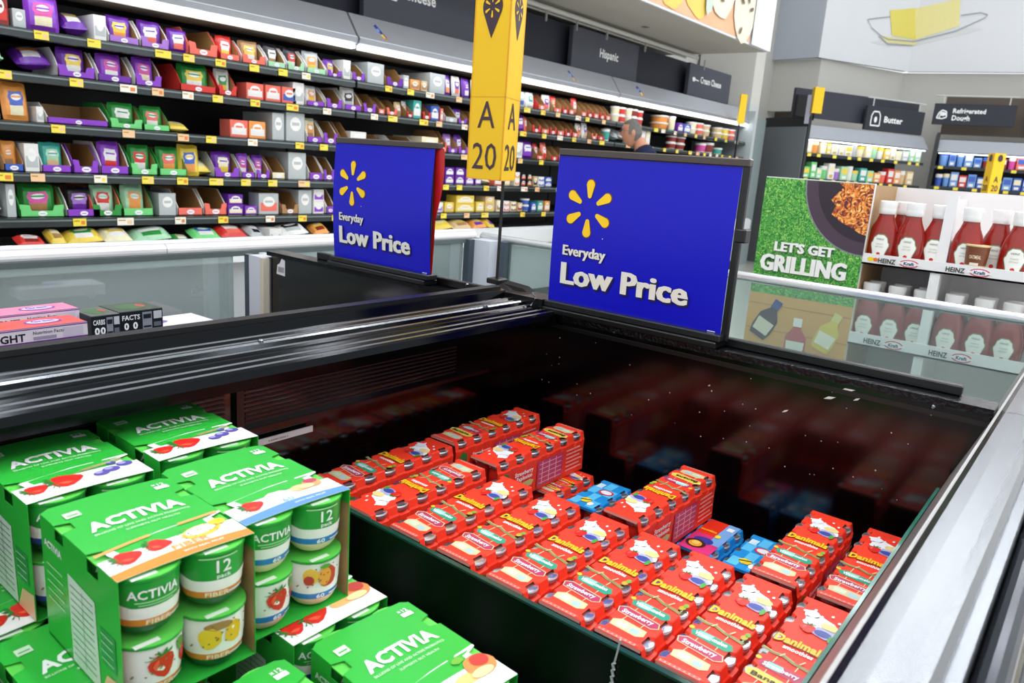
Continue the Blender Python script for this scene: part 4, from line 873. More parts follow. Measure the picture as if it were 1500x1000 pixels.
def tray(x, w, h, z, y, col, side, seed=0, lip=.3, place='', desc=None, depth=.34, notch=False):
    t = thing('display_carton', '-', 'carton', (x-w/2, y, z+.001)); del t['category']
    b = MB(); C = card(CN[col]); S = card(CN[side]); BR = card('A8804F'); tk = .004; lh = h*lip
    prof = [(0, 0, 0), (0, 0, lh), (0, depth*.12, h*.62), (0, depth*.3, h), (0, depth, h), (0, depth, 0)]
    b.prism(prof, (tk, 0, 0), S); b.prism([(p[0]+w-tk, p[1], p[2]) for p in prof], (tk, 0, 0), S)
    b.prism([(tk+.0005, p[1]+.004, p[2]*.985) for p in prof], (.001, 0, 0), BR); b.prism([(w-tk-.0015, p[1]+.004, p[2]*.985) for p in prof], (.001, 0, 0), BR)
    b.box((0, depth-tk, 0), (w, depth, h), BR); b.box((0, 0, 0), (w, depth, tk), BR)
    if notch: b.prism([(0, 0, 0), (w, 0, 0), (w, 0, lh*1.6), (w*.78, 0, lh*1.5), (w*.74, 0, lh*.8), (w*.26, 0, lh*.8), (w*.22, 0, lh*1.5), (0, 0, lh*1.6)], (0, tk, 0), C)
    else: b.box((0, 0, 0), (w, tk, lh), C)
    P = plane((0, -.0005, 0), (1, 0, 0), (0, 0, 1), .0006); r = min(w*.2, lh*.42); b.ell(P, w/2, lh*.45, r*1.3, r*.8, paper('F2EEF4'), 1, 12); b.rect(P, w/2-r*.7, lh*.4, w/2+r*.7, lh*.5, C, 2)
    b.ell(plane((0, 0, 0), (0, -1, 0), (0, 0, 1), .0006), -depth*.5, h*.7, .008, .008, paper('40382F'), 1, 8)
    b.build('carton_body', t); reg(t, desc or '%s display carton' % col, place, x, 'carton'); return t
def sbox(x, w, h, z, y, c1, c2, seed=0, place='', desc=None, depth=.12, cat='box', nm='food_box', rz=0):
    b = MB(); b.bbox((-w/2, 0, 0), (w/2, depth, h), .0015, card(CN[c1])); P = plane((0, 0, 0), (1, 0, 0), (0, 0, 1), .0006)
    b.rect(P, -w*.42, h*.15, w*.42, h*.55, paper(CN[c2]), 1); b.ell(P, 0, h*.6, w*.3, h*.25, paper('EFEDE8'), 2, 12); b.rect(P, -w*.2, h*.55, w*.2, h*.66, paper(CN[c1]), 3)
    o = b.build(nm); o.location = (x, y, z+.001); o.rotation_euler = (0, 0, rz); reg(o, desc or '%s box' % c1, place, x, cat); return o
def tub(x, w, h, z, y, c1, c2, seed=0, place='', desc=None):
    r = w/2; b = MB(); b.lathe([(r*.82, 0), (r*.86, h*.1), (r*.93, h*.75), (r*.98, h*.76), (r, h*.8), (r, h*.97), (r*.93, h)], [paper(CN[c1]), paper(CN[c2]), paper(CN[c2]), paper('F1EFEA'), paper('F1EFEA'), paper('F1EFEA')], 16)
    o = b.build('food_tub', None, None, True); o.location = (x, y+r, z+.001); reg(o, desc or '%s tub' % c2, place, x, 'tub'); return o
def fill(k, rows, z=None, place=None, Y=YF, y0=.015):
    z = SHZ[k] if z is None else z; place = place or 'on the %s cheese shelf' % SHN[k]
    for n_, r in enumerate(rows):
        a, b_, h, ty, c = r[:5]; ds = r[5] if len(r) > 5 else None
        X0, X1 = x_at(a, z, Y), x_at(b_, z, Y); x = (X0+X1)/2; w = (X1-X0)*.95; H = h*proj((x, Y, z))[2]/FPX; s = k*100+n_+1; y = Y+y0
        lim = .19 if k > 0 else .2; H = min(H, {0: .2, 1: .155, 2: .185, 3: .195, 4: .18, 5: .075}.get(k, .2))
        c = [q for q in c.split('/')]
        while len(c) < 3: c.append('white' if len(c) == 1 else 'yellow')
        if ty == 'bag': bag(x, w, H, z, y+.05, c, s, ds, place=place)
        elif ty == 'lay': laybag(x, w, H, z, y+.10, c, s, ds, place=place)
        elif ty == 'tb':   # tray with a bag in it: tray colour / side colour / bag colour / bag 2 / bag 3
            while len(c) < 5: c.append('white')
            tray(x, w, H*.95, z, y, c[0], c[1], s, .26, place, ds, notch=(n_ % 2 == 0)); bag(x, w*.8, H*.96, z+.005, y+.07, c[2:5], s+7, None, 5, place='in a %s carton ' % c[0]+place)
        elif ty == 'te': tray(x, w, H, z, y, c[0], c[1], s, .3, place, (ds or 'empty %s display carton' % c[0]), notch=(n_ % 2 == 0))
        elif ty == 'box': sbox(x, w, H, z, y+.01, c[0], c[1], s, place, ds)
        elif ty == 'bx2':
            sbox(x, w, H*.48, z, y+.01, c[0], c[1], s, place, ds); sbox(x+.004, w*.97, H*.48, z+H*.48+.0015, y+.015, c[0], c[1], s, place, 'upper '+(ds or '%s box' % c[0]))
        elif ty == 'tub': tub(x, w, H, z, y, c[0], c[1], s, place, ds)
        elif ty == 'tub2': tub(x, w, H*.48, z, y, c[0], c[1], s, place, ds); tub(x, w, H*.48, z+H*.48+.002, y, c[0], c[1], s, place, 'upper '+(ds or '%s tub' % c[1]))
        elif ty == 'blk': sbox(x, w, H, z, y+.01, c[0], 'grey', s, place, ds or '%s carton seen from its side' % c[0], .34, 'carton', 'shipping_carton')
fill(0, [(-12, 17, 42, 'box', 'dark red/red', 'dark red box at the left edge'), (22, 42, 25, 'blk', 'grey'), (44, 96, 50, 'bag', 'violet/pink/cream', 'big violet bag with a pink oval'), (99, 138, 28, 'lay', 'purple/yellow/white'), (141, 160, 34, 'blk', 'white'),
 (161, 207, 38, 'tb', 'lilac/white/purple/yellow/orange'), (208, 251, 38, 'tb', 'lilac/white/purple/white/salmon'), (254, 283, 32, 'bag', 'purple/white/salmon'), (278, 322, 38, 'te', 'salmon/salmon'), (324, 354, 34, 'tb', 'salmon/red/red/white/yellow'), (356, 392, 32, 'tb', 'salmon/white/brown/yellow/white'), (394, 421, 32, 'tb', 'pale green/white/black/white/brown'), (423, 449, 31, 'tb', 'pale green/white/black/red/white'), (451, 480, 31, 'tb', 'pale green/white/grey/orange/yellow'),
 (482, 503, 24, 'tb', 'violet/white/purple/yellow/white'), (506, 517, 26, 'blk', 'white'), (518, 537, 24, 'te', 'violet/white'), (541, 566, 28, 'blk', 'grey'), (568, 593, 26, 'te', 'purple/brown'), (594, 602, 18, 'box', 'grey/white'), (604, 618, 14, 'box', 'orange/brown'), (620, 629, 14, 'box', 'tan/brown'), (632, 655, 27, 'blk', 'grey'), (657, 668, 28, 'bag', 'purple/white/orange'), (670, 682, 28, 'bag', 'white/purple/salmon'), (684, 696, 27, 'bag', 'purple/violet/white'), (698, 712, 27, 'bag', 'white/purple/pink'),
 (764, 776, 22, 'bag', 'white/grey/blue'), (777, 789, 22, 'bag', 'white/teal/white'), (790, 801, 22, 'te', 'salmon/red'), (802, 812, 22, 'bag', 'white/purple/salmon'), (813, 824, 22, 'tb', 'salmon/brown/red/orange/white'), (825, 834, 22, 'te', 'red/brown'), (835, 843, 22, 'te', 'salmon/brown'), (844, 852, 24, 'bag', 'red/white/brown'), (853, 861, 21, 'te', 'salmon/brown'), (862, 870, 21, 'te', 'red/brown'), (871, 879, 21, 'te', 'salmon/brown'), (880, 888, 21, 'te', 'red/brown'), (889, 896, 20, 'te', 'salmon/brown'),
 (903, 911, 22, 'tub2', 'white/cream'), (912, 920, 22, 'tub2', 'white/red'), (922, 929, 22, 'tub2', 'white/cream'), (930, 937, 22, 'tub2', 'white/dark red'), (938, 945, 21, 'tub2', 'white/red'), (971, 985, 20, 'tub2', 'orange/orange'), (986, 992, 20, 'tub', 'pale green/cream'), (995, 1003, 12, 'box', 'purple/white'), (1004, 1014, 12, 'box', 'blue/white'), (1016, 1024, 17, 'tub2', 'white/cream'), (1026, 1034, 17, 'tub2', 'white/salmon'), (1036, 1044, 16, 'tub2', 'white/tan'), (1054, 1062, 15, 'tub2', 'white/tan'), (1064, 1071, 15, 'tub2', 'cream/yellow'), (1073, 1080, 15, 'tub2', 'white/salmon')])
fill(1, [(-14, 14, 40, 'lay', 'pale green/white/green'), (30, 84, 32, 'lay', 'purple/orange/white'), (86, 143, 42, 'tb', 'violet/white/purple/yellow/white'), (145, 196, 40, 'tb', 'purple/white/violet/pink/white'), (200, 240, 46, 'tb', 'violet/white/violet/pink/cream'),
 (265, 320, 40, 'tb', 'red/red/green/yellow/white'), (322, 350, 40, 'tb', 'red/red/white/green/yellow'), (364, 390, 22, 'box', 'salmon/white', 'red and white snack box'), (392, 415, 22, 'box', 'salmon/white', 'red and white snack box'), (416, 438, 22, 'box', 'salmon/blue', 'red and white snack box'), (432, 449, 30, 'blk', 'white'), (451, 478, 28, 'tb', 'violet/white/white/orange/yellow'), (480, 504, 28, 'te', 'violet/white'), (507, 532, 32, 'tb', 'violet/white/white/black/grey'), (534, 553, 27, 'te', 'violet/brown'),
 (556, 566, 24, 'te', 'salmon/brown'), (568, 584, 22, 'te', 'salmon/brown'), (586, 596, 20, 'bag', 'tan/white/brown'), (598, 607, 22, 'tb', 'red/brown/white/orange/white'), (608, 620, 25, 'box', 'teal/white'), (621, 633, 22, 'te', 'red/red'), (634, 646, 20, 'box', 'blue/white'), (648, 652, 18, 'box', 'salmon/white'), (654, 672, 24, 'te', 'grey/white'), (673, 686, 20, 'tb', 'violet/brown/purple/white/yellow'), (688, 700, 20, 'te', 'violet/brown'),
 (762, 774, 23, 'bag', 'purple/white/violet'), (775, 780, 20, 'bag', 'salmon/white/red'), (781, 794, 22, 'te', 'red/brown'), (795, 806, 21, 'te', 'salmon/brown'), (807, 817, 21, 'te', 'red/brown'), (818, 828, 21, 'te', 'salmon/brown'), (829, 839, 21, 'te', 'red/brown'), (840, 849, 20, 'te', 'salmon/brown'), (850, 858, 20, 'bag', 'white/red/orange'), (859, 867, 22, 'bag', 'white/purple/tan'), (868, 876, 18, 'te', 'salmon/brown'), (877, 887, 18, 'te', 'red/brown'), (889, 897, 17, 'tub', 'white/teal'), (905, 913, 16, 'lay', 'grey/black/white'), (914, 926, 20, 'lay', 'white/black/grey'), (928, 937, 24, 'box', 'white/cream'), (938, 947, 24, 'box', 'white/salmon'), (948, 954, 24, 'box', 'cream/white'), (986, 994, 20, 'tub2', 'white/dark red'), (998, 1008, 19, 'tub2', 'white/dark red'), (1030, 1038, 13, 'tub', 'white/pink'), (1040, 1050, 15, 'tub', 'white/dark red'), (1054, 1062, 9, 'tub', 'white/teal')])
fill(2, [(-16, 8, 50, 'bag', 'cream/blue/orange'), (10, 52, 54, 'bag', 'orange/blue/cream'), (57, 68, 22, 'blk', 'white'), (69, 163, 28, 'te', 'violet/white', 'wide half empty violet display carton'), (163, 212, 36, 'tb', 'light green/green/green/white/green'), (212, 252, 34, 'tb', 'light green/green/green/salmon/white'), (253, 285, 12, 'lay', 'yellow/cream/yellow'), (340, 367, 24, 'box', 'salmon/white', 'red and white snack box'), (368, 393, 24, 'box', 'orange/white', 'orange and white snack box'), (402, 420, 38, 'blk', 'grey'), (422, 450, 40, 'blk', 'grey'), (452, 475, 34, 'tb', 'violet/white/cream/orange/brown'), (476, 497, 32, 'te', 'violet/white'), (500, 513, 32, 'te', 'violet/brown'), (516, 540, 20, 'blk', 'white'), (542, 562, 18, 'te', 'grey/brown'), (576, 612, 18, 'te', 'grey/white'), (620, 645, 20, 'blk', 'cream'), (648, 656, 30, 'te', 'salmon/brown'), (658, 672, 26, 'tb', 'violet/brown/lilac/white/pink'), (673, 688, 26, 'tb', 'violet/brown/purple/white/pink'), (755, 768, 22, 'blk', 'white'), (769, 786, 25, 'bag', 'purple/white/violet'), (788, 798, 22, 'tb', 'salmon/brown/red/white/salmon'), (799, 808, 24, 'bag', 'salmon/white/red'), (809, 819, 20, 'te', 'red/brown'), (820, 832, 20, 'te', 'salmon/brown'), (834, 846, 18, 'te', 'red/brown'), (850, 862, 14, 'te', 'tan/brown'), (864, 880, 14, 'te', 'brown/brown'), (893, 908, 10, 'blk', 'white'), (935, 957, 10, 'box', 'green/pale green'), (1000, 1016, 8, 'box', 'red/salmon'), (1018, 1036, 8, 'box', 'dark red/salmon')])
fill(3, [(-16, 6, 52, 'bag', 'white/blue/yellow'), (8, 38, 42, 'tb', 'blue/brown/orange/orange/brown'), (40, 62, 40, 'blk', 'white'), (63, 108, 42, 'tb', 'violet/white/teal/pale green/tan'), (109, 148, 40, 'te', 'violet/violet'), (149, 192, 46, 'tb', 'violet/white/violet/white/red'), (194, 234, 42, 'tb', 'light green/green/green/red/white'), (235, 277, 40, 'tb', 'light green/green/green/salmon/orange'), (270, 300, 44, 'bag', 'yellow/blue/orange', 'yellow bag of shredded cheese standing up'), (282, 318, 18, 'lay', 'yellow/white/cream'), (316, 354, 36, 'tb', 'violet/grey/purple/cream/yellow'), (356, 376, 34, 'tb', 'violet/white/violet/pink/white'), (378, 398, 32, 'tb', 'violet/white/purple/pink/white'), (400, 420, 30, 'te', 'cream/brown'), (425, 452, 38, 'blk', 'grey'), (455, 475, 34, 'te', 'violet/white'), (476, 492, 32, 'te', 'violet/white'), (655, 668, 24, 'bx2', 'purple/white', 'purple box with round label'), (670, 683, 24, 'bx2', 'purple/white', 'purple box with round label'), (685, 697, 22, 'bx2', 'violet/white'), (699, 708, 12, 'box', 'purple/white'), (711, 726, 12, 'lay', 'cream/white/salmon'), (727, 738, 12, 'box', 'salmon/white'), (740, 750, 12, 'box', 'tan/cream'), (756, 764, 20, 'bx2', 'white/orange'), (766, 773, 18, 'bx2', 'black/salmon'), (775, 782, 18, 'bx2', 'black/orange'), (784, 790, 14, 'box', 'tan/black'), (791, 800, 14, 'bx2', 'white/blue'), (801, 811, 14, 'bx2', 'blue/white')])
fill(4, [(-20, 10, 30, 'lay', 'white/lilac/grey', 'white tray pack at the left edge'), (14, 28, 48, 'blk', 'grey'), (30, 98, 46, 'tb', 'light green/green/green/pink/brown'), (100, 150, 42, 'tb', 'violet/white/black/lilac/purple'), (138, 182, 44, 'tb', 'green/salmon/pale green/red/white'), (182, 228, 44, 'tb', 'light green/green/pale green/orange/orange'), (236, 262, 32, 'blk', 'grey'), (262, 300, 36, 'te', 'salmon/white', 'salmon carton holding blue packs'), (301, 335, 36, 'te', 'salmon/white'), (337, 360, 30, 'bx2', 'purple/cream'), (362, 380, 12, 'box', 'violet/cream'), (382, 412, 30, 'box', 'grey/salmon', 'grey carton with small print'), (414, 440, 30, 'te', 'brown/brown'), (440, 460, 34, 'blk', 'grey'), (462, 478, 36, 'bx2', 'white/violet'), (480, 492, 34, 'te', 'violet/white'), (640, 652, 14, 'box', 'white/lilac'), (654, 668, 14, 'box', 'yellow/tan'), (670, 698, 24, 'bx2', 'yellow/cream', 'yellow block of cheese'), (700, 712, 14, 'box', 'yellow/cream'), (713, 727, 22, 'bx2', 'tan/yellow'), (730, 738, 16, 'box', 'cream/brown'), (740, 749, 15, 'bx2', 'white/salmon'), (751, 759, 14, 'bx2', 'cream/dark red'), (761, 768, 12, 'box', 'tan/dark red'), (770, 779, 18, 'tub2', 'grey/blue'), (781, 788, 12, 'box', 'blue/white'), (790, 798, 14, 'box', 'teal/white'), (800, 808, 14, 'box', 'orange/white')])
# loose packs on the lower deck, behind the pale rail
fill(5, [(35, 80, 16, 'lay', 'red/white/dark red'), (84, 108, 24, 'lay', 'yellow/cream/brown'), (108, 162, 28, 'lay', 'yellow/green/white', 'yellow bag with a green label'), (162, 206, 24, 'lay', 'cream/yellow/white'), (206, 262, 20, 'lay', 'pale green/white/green'), (264, 290, 10, 'lay', 'green/tan/white'), (292, 335, 16, 'lay', 'light green/blue/white'), (333, 374, 20, 'lay', 'red/white/salmon'), (376, 398, 16, 'lay', 'grey/white/black'), (400, 418, 20, 'blk', 'white'), (420, 462, 18, 'lay', 'white/black/grey'), (470, 492, 18, 'lay', 'orange/yellow/dark red'), (640, 672, 16, 'lay', 'yellow/cream/yellow'), (674, 700, 20, 'lay', 'tan/yellow/brown'), (702, 722, 18, 'lay', 'orange/yellow/purple'), (724, 735, 18, 'lay', 'yellow/orange/purple')], z=.70, place='on the lower deck of the cheese wall', Y=4.27, y0=.03)
# ------------------------------------------------------------------ grilling display behind the cooler
GX = 2.65
P0 = onx(1124, 258, GX); P1 = onx(1282, 268, GX); yL = onx(1113, 320, GX).y; yR = .650
zt = P0.z; t = thing('grilling_display', 'cardboard display stand reading LETS GET GRILLING with ketchup shelves, behind the cooler', 'display stand', (GX, 0, 0))
yL = (P0.y+onx(1103, 395, GX).y)/2; yS = .653          # left side, start of the bays
WC = mat('E9E7E6', .5, 0, .4, .03, 4)
def grass_mat():
    m = bpy.data.materials.new('printed_grass'); m.use_nodes = True; nt = m.node_tree; N = nt.nodes; L = nt.links; b = N['Principled BSDF']; b.inputs['Roughness'].default_value = .35
    tc = N.new('ShaderNodeTexCoord'); n1 = N.new('ShaderNodeTexNoise'); n1.inputs['Scale'].default_value = 120; n1.inputs['Detail'].default_value = 5; n1.inputs['Distortion'].default_value = 1.5
    L.new(tc.outputs['Object'], n1.inputs['Vector']); r = N.new('ShaderNodeValToRGB'); L.new(n1.outputs[0], r.inputs[0]); e = r.color_ramp.elements
    e[0].position = .33; e[0].color = (*lin('1D5A24'), 1); e[1].position = .68; e[1].color = (*lin('B4D86A'), 1)
    for p, c in ((.45, '2F8A34'), (.54, '55AE48')): q = e.new(p); q.color = (*lin(c), 1)
    L.new(r.outputs[0], b.inputs['Base Color']); return m
def fire_mat():
    m = bpy.data.materials.new('printed_embers'); m.use_nodes = True; nt = m.node_tree; N = nt.nodes; L = nt.links; b = N['Principled BSDF']; b.inputs['Roughness'].default_value = .35
    tc = N.new('ShaderNodeTexCoord'); n1 = N.new('ShaderNodeTexNoise'); n1.inputs['Scale'].default_value = 45; n1.inputs['Detail'].default_value = 3; n1.inputs['Distortion'].default_value = 2.5
    L.new(tc.outputs['Object'], n1.inputs['Vector']); r = N.new('ShaderNodeValToRGB'); L.new(n1.outputs[0], r.inputs[0]); e = r.color_ramp.elements
    e[0].position = .38; e[0].color = (*lin('4A2430'), 1); e[1].position = .68; e[1].color = (*lin('FFE08A'), 1)
    for p, c in ((.47, 'C2562A'), (.56, 'F79A3A')): q = e.new(p); q.color = (*lin(c), 1)
    L.new(r.outputs[0], b.inputs['Base Color']); return m
GR = grass_mat(); FI = fire_mat()
b = MB(); b.box((0, yS, .35), (.02, yL, zt), WC); P = plane((0, 0, 0), (0, -1, 0), (0, 0, 1), .0008)
zg = onx(1170, 432, GX).z
b.rect(P, -yL, zg, -yS, zt-.003, GR, 1)
# kettle grill seen from above, cut off by the panel edge
cy_, cz_ = P(-yS, zt).y+.0, 0
def clip_rect(pts, x0, y0, x1, y1):
    def cl(pts, f, g):
        o = []
        for i in range(len(pts)):
            p, q = pts[i], pts[(i+1) % len(pts)]
            if f(p): o.append(p)
            if f(p) != f(q): o.append(g(p, q))
        return o
    ix = lambda X: (lambda p, q: (X, p[1]+(q[1]-p[1])*(X-p[0])/(q[0]-p[0])))
    iy = lambda Y_: (lambda p, q: (p[0]+(q[0]-p[0])*(Y_-p[1])/(q[1]-p[1]), Y_))
    pts = cl(pts, lambda p: p[0] >= x0, ix(x0)); pts = cl(pts, lambda p: p[0] <= x1, ix(x1)); pts = cl(pts, lambda p: p[1] >= y0, iy(y0)); return cl(pts, lambda p: p[1] <= y1, iy(y1))
gc = (-yS+.0, zt+.0); R_ = (yL-yS)*.60
circ = lambda r, sy=1.08: [(gc[0]+r*math.cos(math.radians(a)), gc[1]+r*sy*math.sin(math.radians(a))) for a in range(0, 360, 6)]
lim_ = (-yL, zg, -yS, zt-.004)
b.poly(P, clip_rect(circ(R_+.004), *lim_), paper('8E8A96'), 2); b.poly(P, clip_rect(circ(R_), *lim_), paper('4A3A48'), 3); b.poly(P, clip_rect(circ(R_*.82), *lim_), paper('2E2430'), 4)
fs_ = R_/.118
fire = [(gc[0]+x*fs_*.93, gc[1]+z*fs_*.85) for x, z in ((-.068, .0), (-.055, -.012), (-.075, -.040), (-.064, -.052), (-.07, -.07), (-.05, -.085), (-.03, -.094), (-.012, -.105), (.0, -.108), (.004, 0))]
b.poly(P, clip_rect(fire, *lim_), FI, 5)
WL = paper('F6F4EE'); SHD = paper('24502A')
q0 = onx(1135, 366, GX); q1 = onx(1221, 378, GX)
b.text(P, "LET'S GET", -q0.y+.0015, q0.z-.0015, .030, SHD, .05, 1, 6, width=q0.y-q1.y); heavy(b, P, "LET'S GET", -q0.y, q0.z, .032, WL, 8, q0.y-q1.y, .03)
q0 = onx(1114, 393, GX); q1 = onx(1237, 411, GX)
b.text(P, 'GRILLING', -q0.y+.002, q0.z-.002, .052, SHD, .035, 1, 6, width=q0.y-q1.y); heavy(b, P, 'GRILLING', -q0.y, q0.z, .058, WL, 8, q0.y-q1.y, .02)
# lower picture: bottles on a table top
b.rect(P, -yL, .35, -yS, zg, paper('D9A45C'), 1); b.rect(P, -yL, zg-.012, -yS, zg+.0, GR, 2)
for i in range(3): b.line(P, [(-yL, zg-.05-i*.09), (-yS, zg-.05-i*.09)], .003, paper('B07A3A'), 2)
def flat_bottle(cx, z, s, body, label, cap, rot):
    c_, s_ = math.cos(rot), math.sin(rot); T = lambda pts: [(cx+x*s*c_-y*s*s_, z+x*s*s_+y*s*c_) for x, y in pts]
    b.poly(P, T([(-.4, -1), (.4, -1), (.5, -.6), (.48, .1), (.2, .5), (.16, .8), (-.16, .8), (-.2, .5), (-.48, .1), (-.5, -.6)]), paper(body), 4); b.poly(P, T([(-.2, .6), (.2, .6), (.2, 1.0), (-.2, 1.0)]), paper(cap), 5); b.poly(P, T([(-.38, -.75), (.38, -.75), (.42, -.1), (-.42, -.1)]), paper(label), 5)
wp = yL-yS
flat_bottle(-yL+wp*.22, zg-.10, .075, '3A1E3A', 'E4DCC4', '2A3F8A', -.45); flat_bottle(-yL+wp*.52, zg-.155, .075, 'C0575A', 'E6E8DC', 'F0EEEA', 0); flat_bottle(-yL+wp*.82, zg-.11, .07, 'E4CE5A', 'F2EFDC', 'E4D88A', -.35)
b.rect(P, -yL+wp*.66, zg-.235, -yL+wp*.92, zg-.205, paper('5B52A8'), 5)
b.build('front_panel', t, 'green grass printed panel with lettering')
# carcass: bays with shelf, trays, posts
YE = -.12; D_ = .30
zs1 = onx(1256, 385, GX).z; zl1 = onx(1256, 369, GX).z       # upper tray lip bottom/top
zb0 = onx(1240, 500, GX).z
b = MB(); b.box((D_, YE, .0), (D_+.01, yS, zt-.005), WC); b.box((0, yL-.006, .0), (D_, yL, zt-.004), WC); b.box((.02, yS, 0), (D_, yS+.005, zt-.004), card('B08A5A')); b.box((0, YE, 0), (D_, YE+.006, zt), WC); b.build('carcass', t)
PY = onx(1385, 330, GX).y
b = MB(); b.box((.004, PY-.012, .0), (.035, PY+.016, zl1-.01), WC); b.box((.05, PY-.004, .35), (D_, PY+.004, zt-.03), WC); b.box((.045, PY-.014, zl1-.01), (.06, PY+.016, zt-.02), WC); b.build('post', t)
for nm, zb_, zl in (('upper', zs1, zl1), ('lower', zs1-.268, zl1-.262)):
    b = MB(); b.box((0, YE, zb_), (.006, yS+.003, zl), WC); b.box((0, YE, zb_), (D_, yS, zb_+.006), WC); P2 = plane((0, 0, zb_), (0, -1, 0), (0, 0, 1), .0008); h = zl-zb_
    for k, yy in enumerate((yS, PY+.0)):
        oy = -yy+(.035 if k == 0 else .01)
        if k == 0 and nm == 'upper': b.blob(P2, oy-.008, h*.52, .014, h*.22, paper('F0D21E'), 1, 2); b.blob(P2, oy+.006, h*.52, .008, h*.2, paper('E8702A'), 2, 4)
        b.text(P2, 'HEINZ', oy+.014, h*.30, h*.42, paper('26301E'), .03, 1, 3, width=.052); b.ell(P2, oy+.105, h*.5, .028, h*.34, paper('D8283A'), 1, 20); b.ell(P2, oy+.105, h*.5, .0235, h*.26, paper('F2F2F2'), 2, 20); b.ell(P2, oy+.105, h*.5, .035, h*.12, paper('F2F2F2'), 3, 12); b.text(P2, 'Kraft', oy+.105, h*.38, h*.26, paper('2C3A6A'), .04, 1, 4, 'c', width=.03)
    b.build('shelf_tray', t, 'white shelf tray with HEINZ and Kraft lettering')
TRAYZ = (zs1+.007, zs1-.268+.007)
# ketchup bottles
_k = None
def ketchup(label, y, z, dx=0, s=1.0, col='92190F', grp=None):
    t = thing('ketchup_bottle', label, 'bottle', (GX+.055+dx, y, z), 0, grp); t.scale = (s, s, s)
    K = mat(col, .16, 0, .6, .08, 8, coat=.3); WT = mat('F1EFED', .35); b = MB()
    pr = [(.030, 0), (.040, .004), (.044, .02), (.0455, .06), (.044, .085), (.037, .115), (.028, .135), (.0235, .15), (.0225, .16)]
    b.lathe(pr, K, 24, sx=.62)
    def P(a, c, k=1):
        for (r0, z0), (r1, z1) in zip(pr, pr[1:]):
            if c <= z1: r = r0+(r1-r0)*(c-z0)/(z1-z0); break
        else: r = .0225
        r += .0005*k; q = max(-1, min(1, a/r)); return Vector((-r*.62*math.sqrt(1-q*q*.98)-.0002*k, -a, c))
    shield = [(-.017, .012), (.017, .012), (.020, .03), (.028, .055), (.028, .062), (.024, .068), (.021, .082), (.010, .092), (-.010, .092), (-.021, .082), (-.024, .068), (-.028, .062), (-.028, .055), (-.020, .03)]
    # shield as vertical strips so it follows the curve
    def strips(sh, mt, k):
        n = 10
        for i in range(n):
            x0 = -.028+.056*i/n; x1 = x0+.056/n; 
            for j in range(9):
                c = clip_rect(sh, x0, .010+j*.0094, x1, .010+(j+1)*.0094)
                if len(c) > 2: b.poly(P, c, mt, k)
    strips(shield, paper('6E8A5C'), 1); strips([(x*.92, .052+(y_-.052)*.92) for x, y_ in shield], paper('F1F0E8'), 2)
    b.text(P, 'HEINZ', 0, .073, .006, paper('4A5A44'), .0, 1, 4, 'c', width=.022); b.text(P, 'TOMATO', 0, .058, .0045, paper('8A9A80'), 0, 1, 4, 'c', width=.022); b.text(P, 'KETCHUP', 0, .049, .0045, paper('8A9A80'), 0, 1, 4, 'c', width=.024); b.ell(P, 0, .028, .006, .006, paper('C8281E'), 4, 12)
    b.build('bottle_body', t, None, True)
    b = MB(); b.lathe([(.0235, .156), (.0255, .158), (.0262, .172), (.0258, .176), (.0262, .178), (.0272, .19), (.0268, .196), (.024, .198)], WT, 24, sx=.8); b.build('cap', t, 'white flip cap', True)
    return t
def ky(px_): return onx(px_, 380, GX+.05).y
ketchup('ketchup bottle at the left end of the upper display shelf', ky(1287), TRAYZ[0], 0)
ketchup('ketchup bottle standing behind the leftmost one on the upper display shelf', ky(1303), TRAYZ[0], .085)
ketchup('ketchup bottle in the middle of the left upper bay of the display', ky(1327), TRAYZ[0], 0)
ketchup('ketchup bottle half hidden by the post of the display, upper shelf', ky(1364), TRAYZ[0], .02)
ketchup('ketchup bottle left of the brown oatmeal cup on the upper display shelf', ky(1412), TRAYZ[0], 0)
ketchup('ketchup bottle behind the brown oatmeal cup on the upper display shelf', ky(1452), TRAYZ[0], .05)
ketchup('ketchup bottle at the right edge of the photo on the upper shelf, back label showing', ky(1487), TRAYZ[0], 0)
ketchup('ketchup bottle cut by the right photo border, upper shelf', ky(1520), TRAYZ[0], .04)
pos = ['leftmost', 'second from the left', 'left of the post', 'right of the post', 'middle of right bay', 'rightmost']
for i, px_ in enumerate((1262, 1300, 1338, 1385, 1430, 1473)):
    y_ = onx(px_, 500, GX+.05).y
    ketchup('ketchup bottle on the lower display shelf seen through glass, '+pos[i], y_, TRAYZ[1], 0, 1, '8A1E22')
    ketchup('ketchup bottle in the second row of the lower display shelf, '+pos[i], y_+.0, TRAYZ[1], .075, 1, '8A1E22')
t = thing('oatmeal_cup', 'brown and cream round food cup in front of the ketchup on the upper display shelf', 'cup', (GX+.030, ky(1431)+.0, TRAYZ[0]))
b = MB(); BRN = paper('7A4426'); CRM = paper('D9C08A'); b.lathe([(.026, 0), (.027, .004), (.0285, .03), (.031, .062), (.0325, .085), (.034, .086), (.034, .09), (.031, .091)], [CRM, CRM, BRN, BRN, BRN, CRM, CRM], 24); f = cyl((0, 0), .0315, 0, math.pi, 1, .0004)
f = lambda a, c, k=1: Vector((-(.0275+.045*c+.0004*k)*math.cos(a/.03), -(.0275+.045*c+.0004*k)*math.sin(a/.03), c)); b.text(f, 'OATMEAL', 0, .050, .011, paper('F0E0C0'), .02, 1, 2, 'c', width=.032); b.rect(f, -.012, .030, .012, .038, paper('F2E6D0'), 2, 4); b.blob(f, 0, .016, .014, .007, paper('C0503A'), 2, 3); b.build('cup_body', t, None, True)

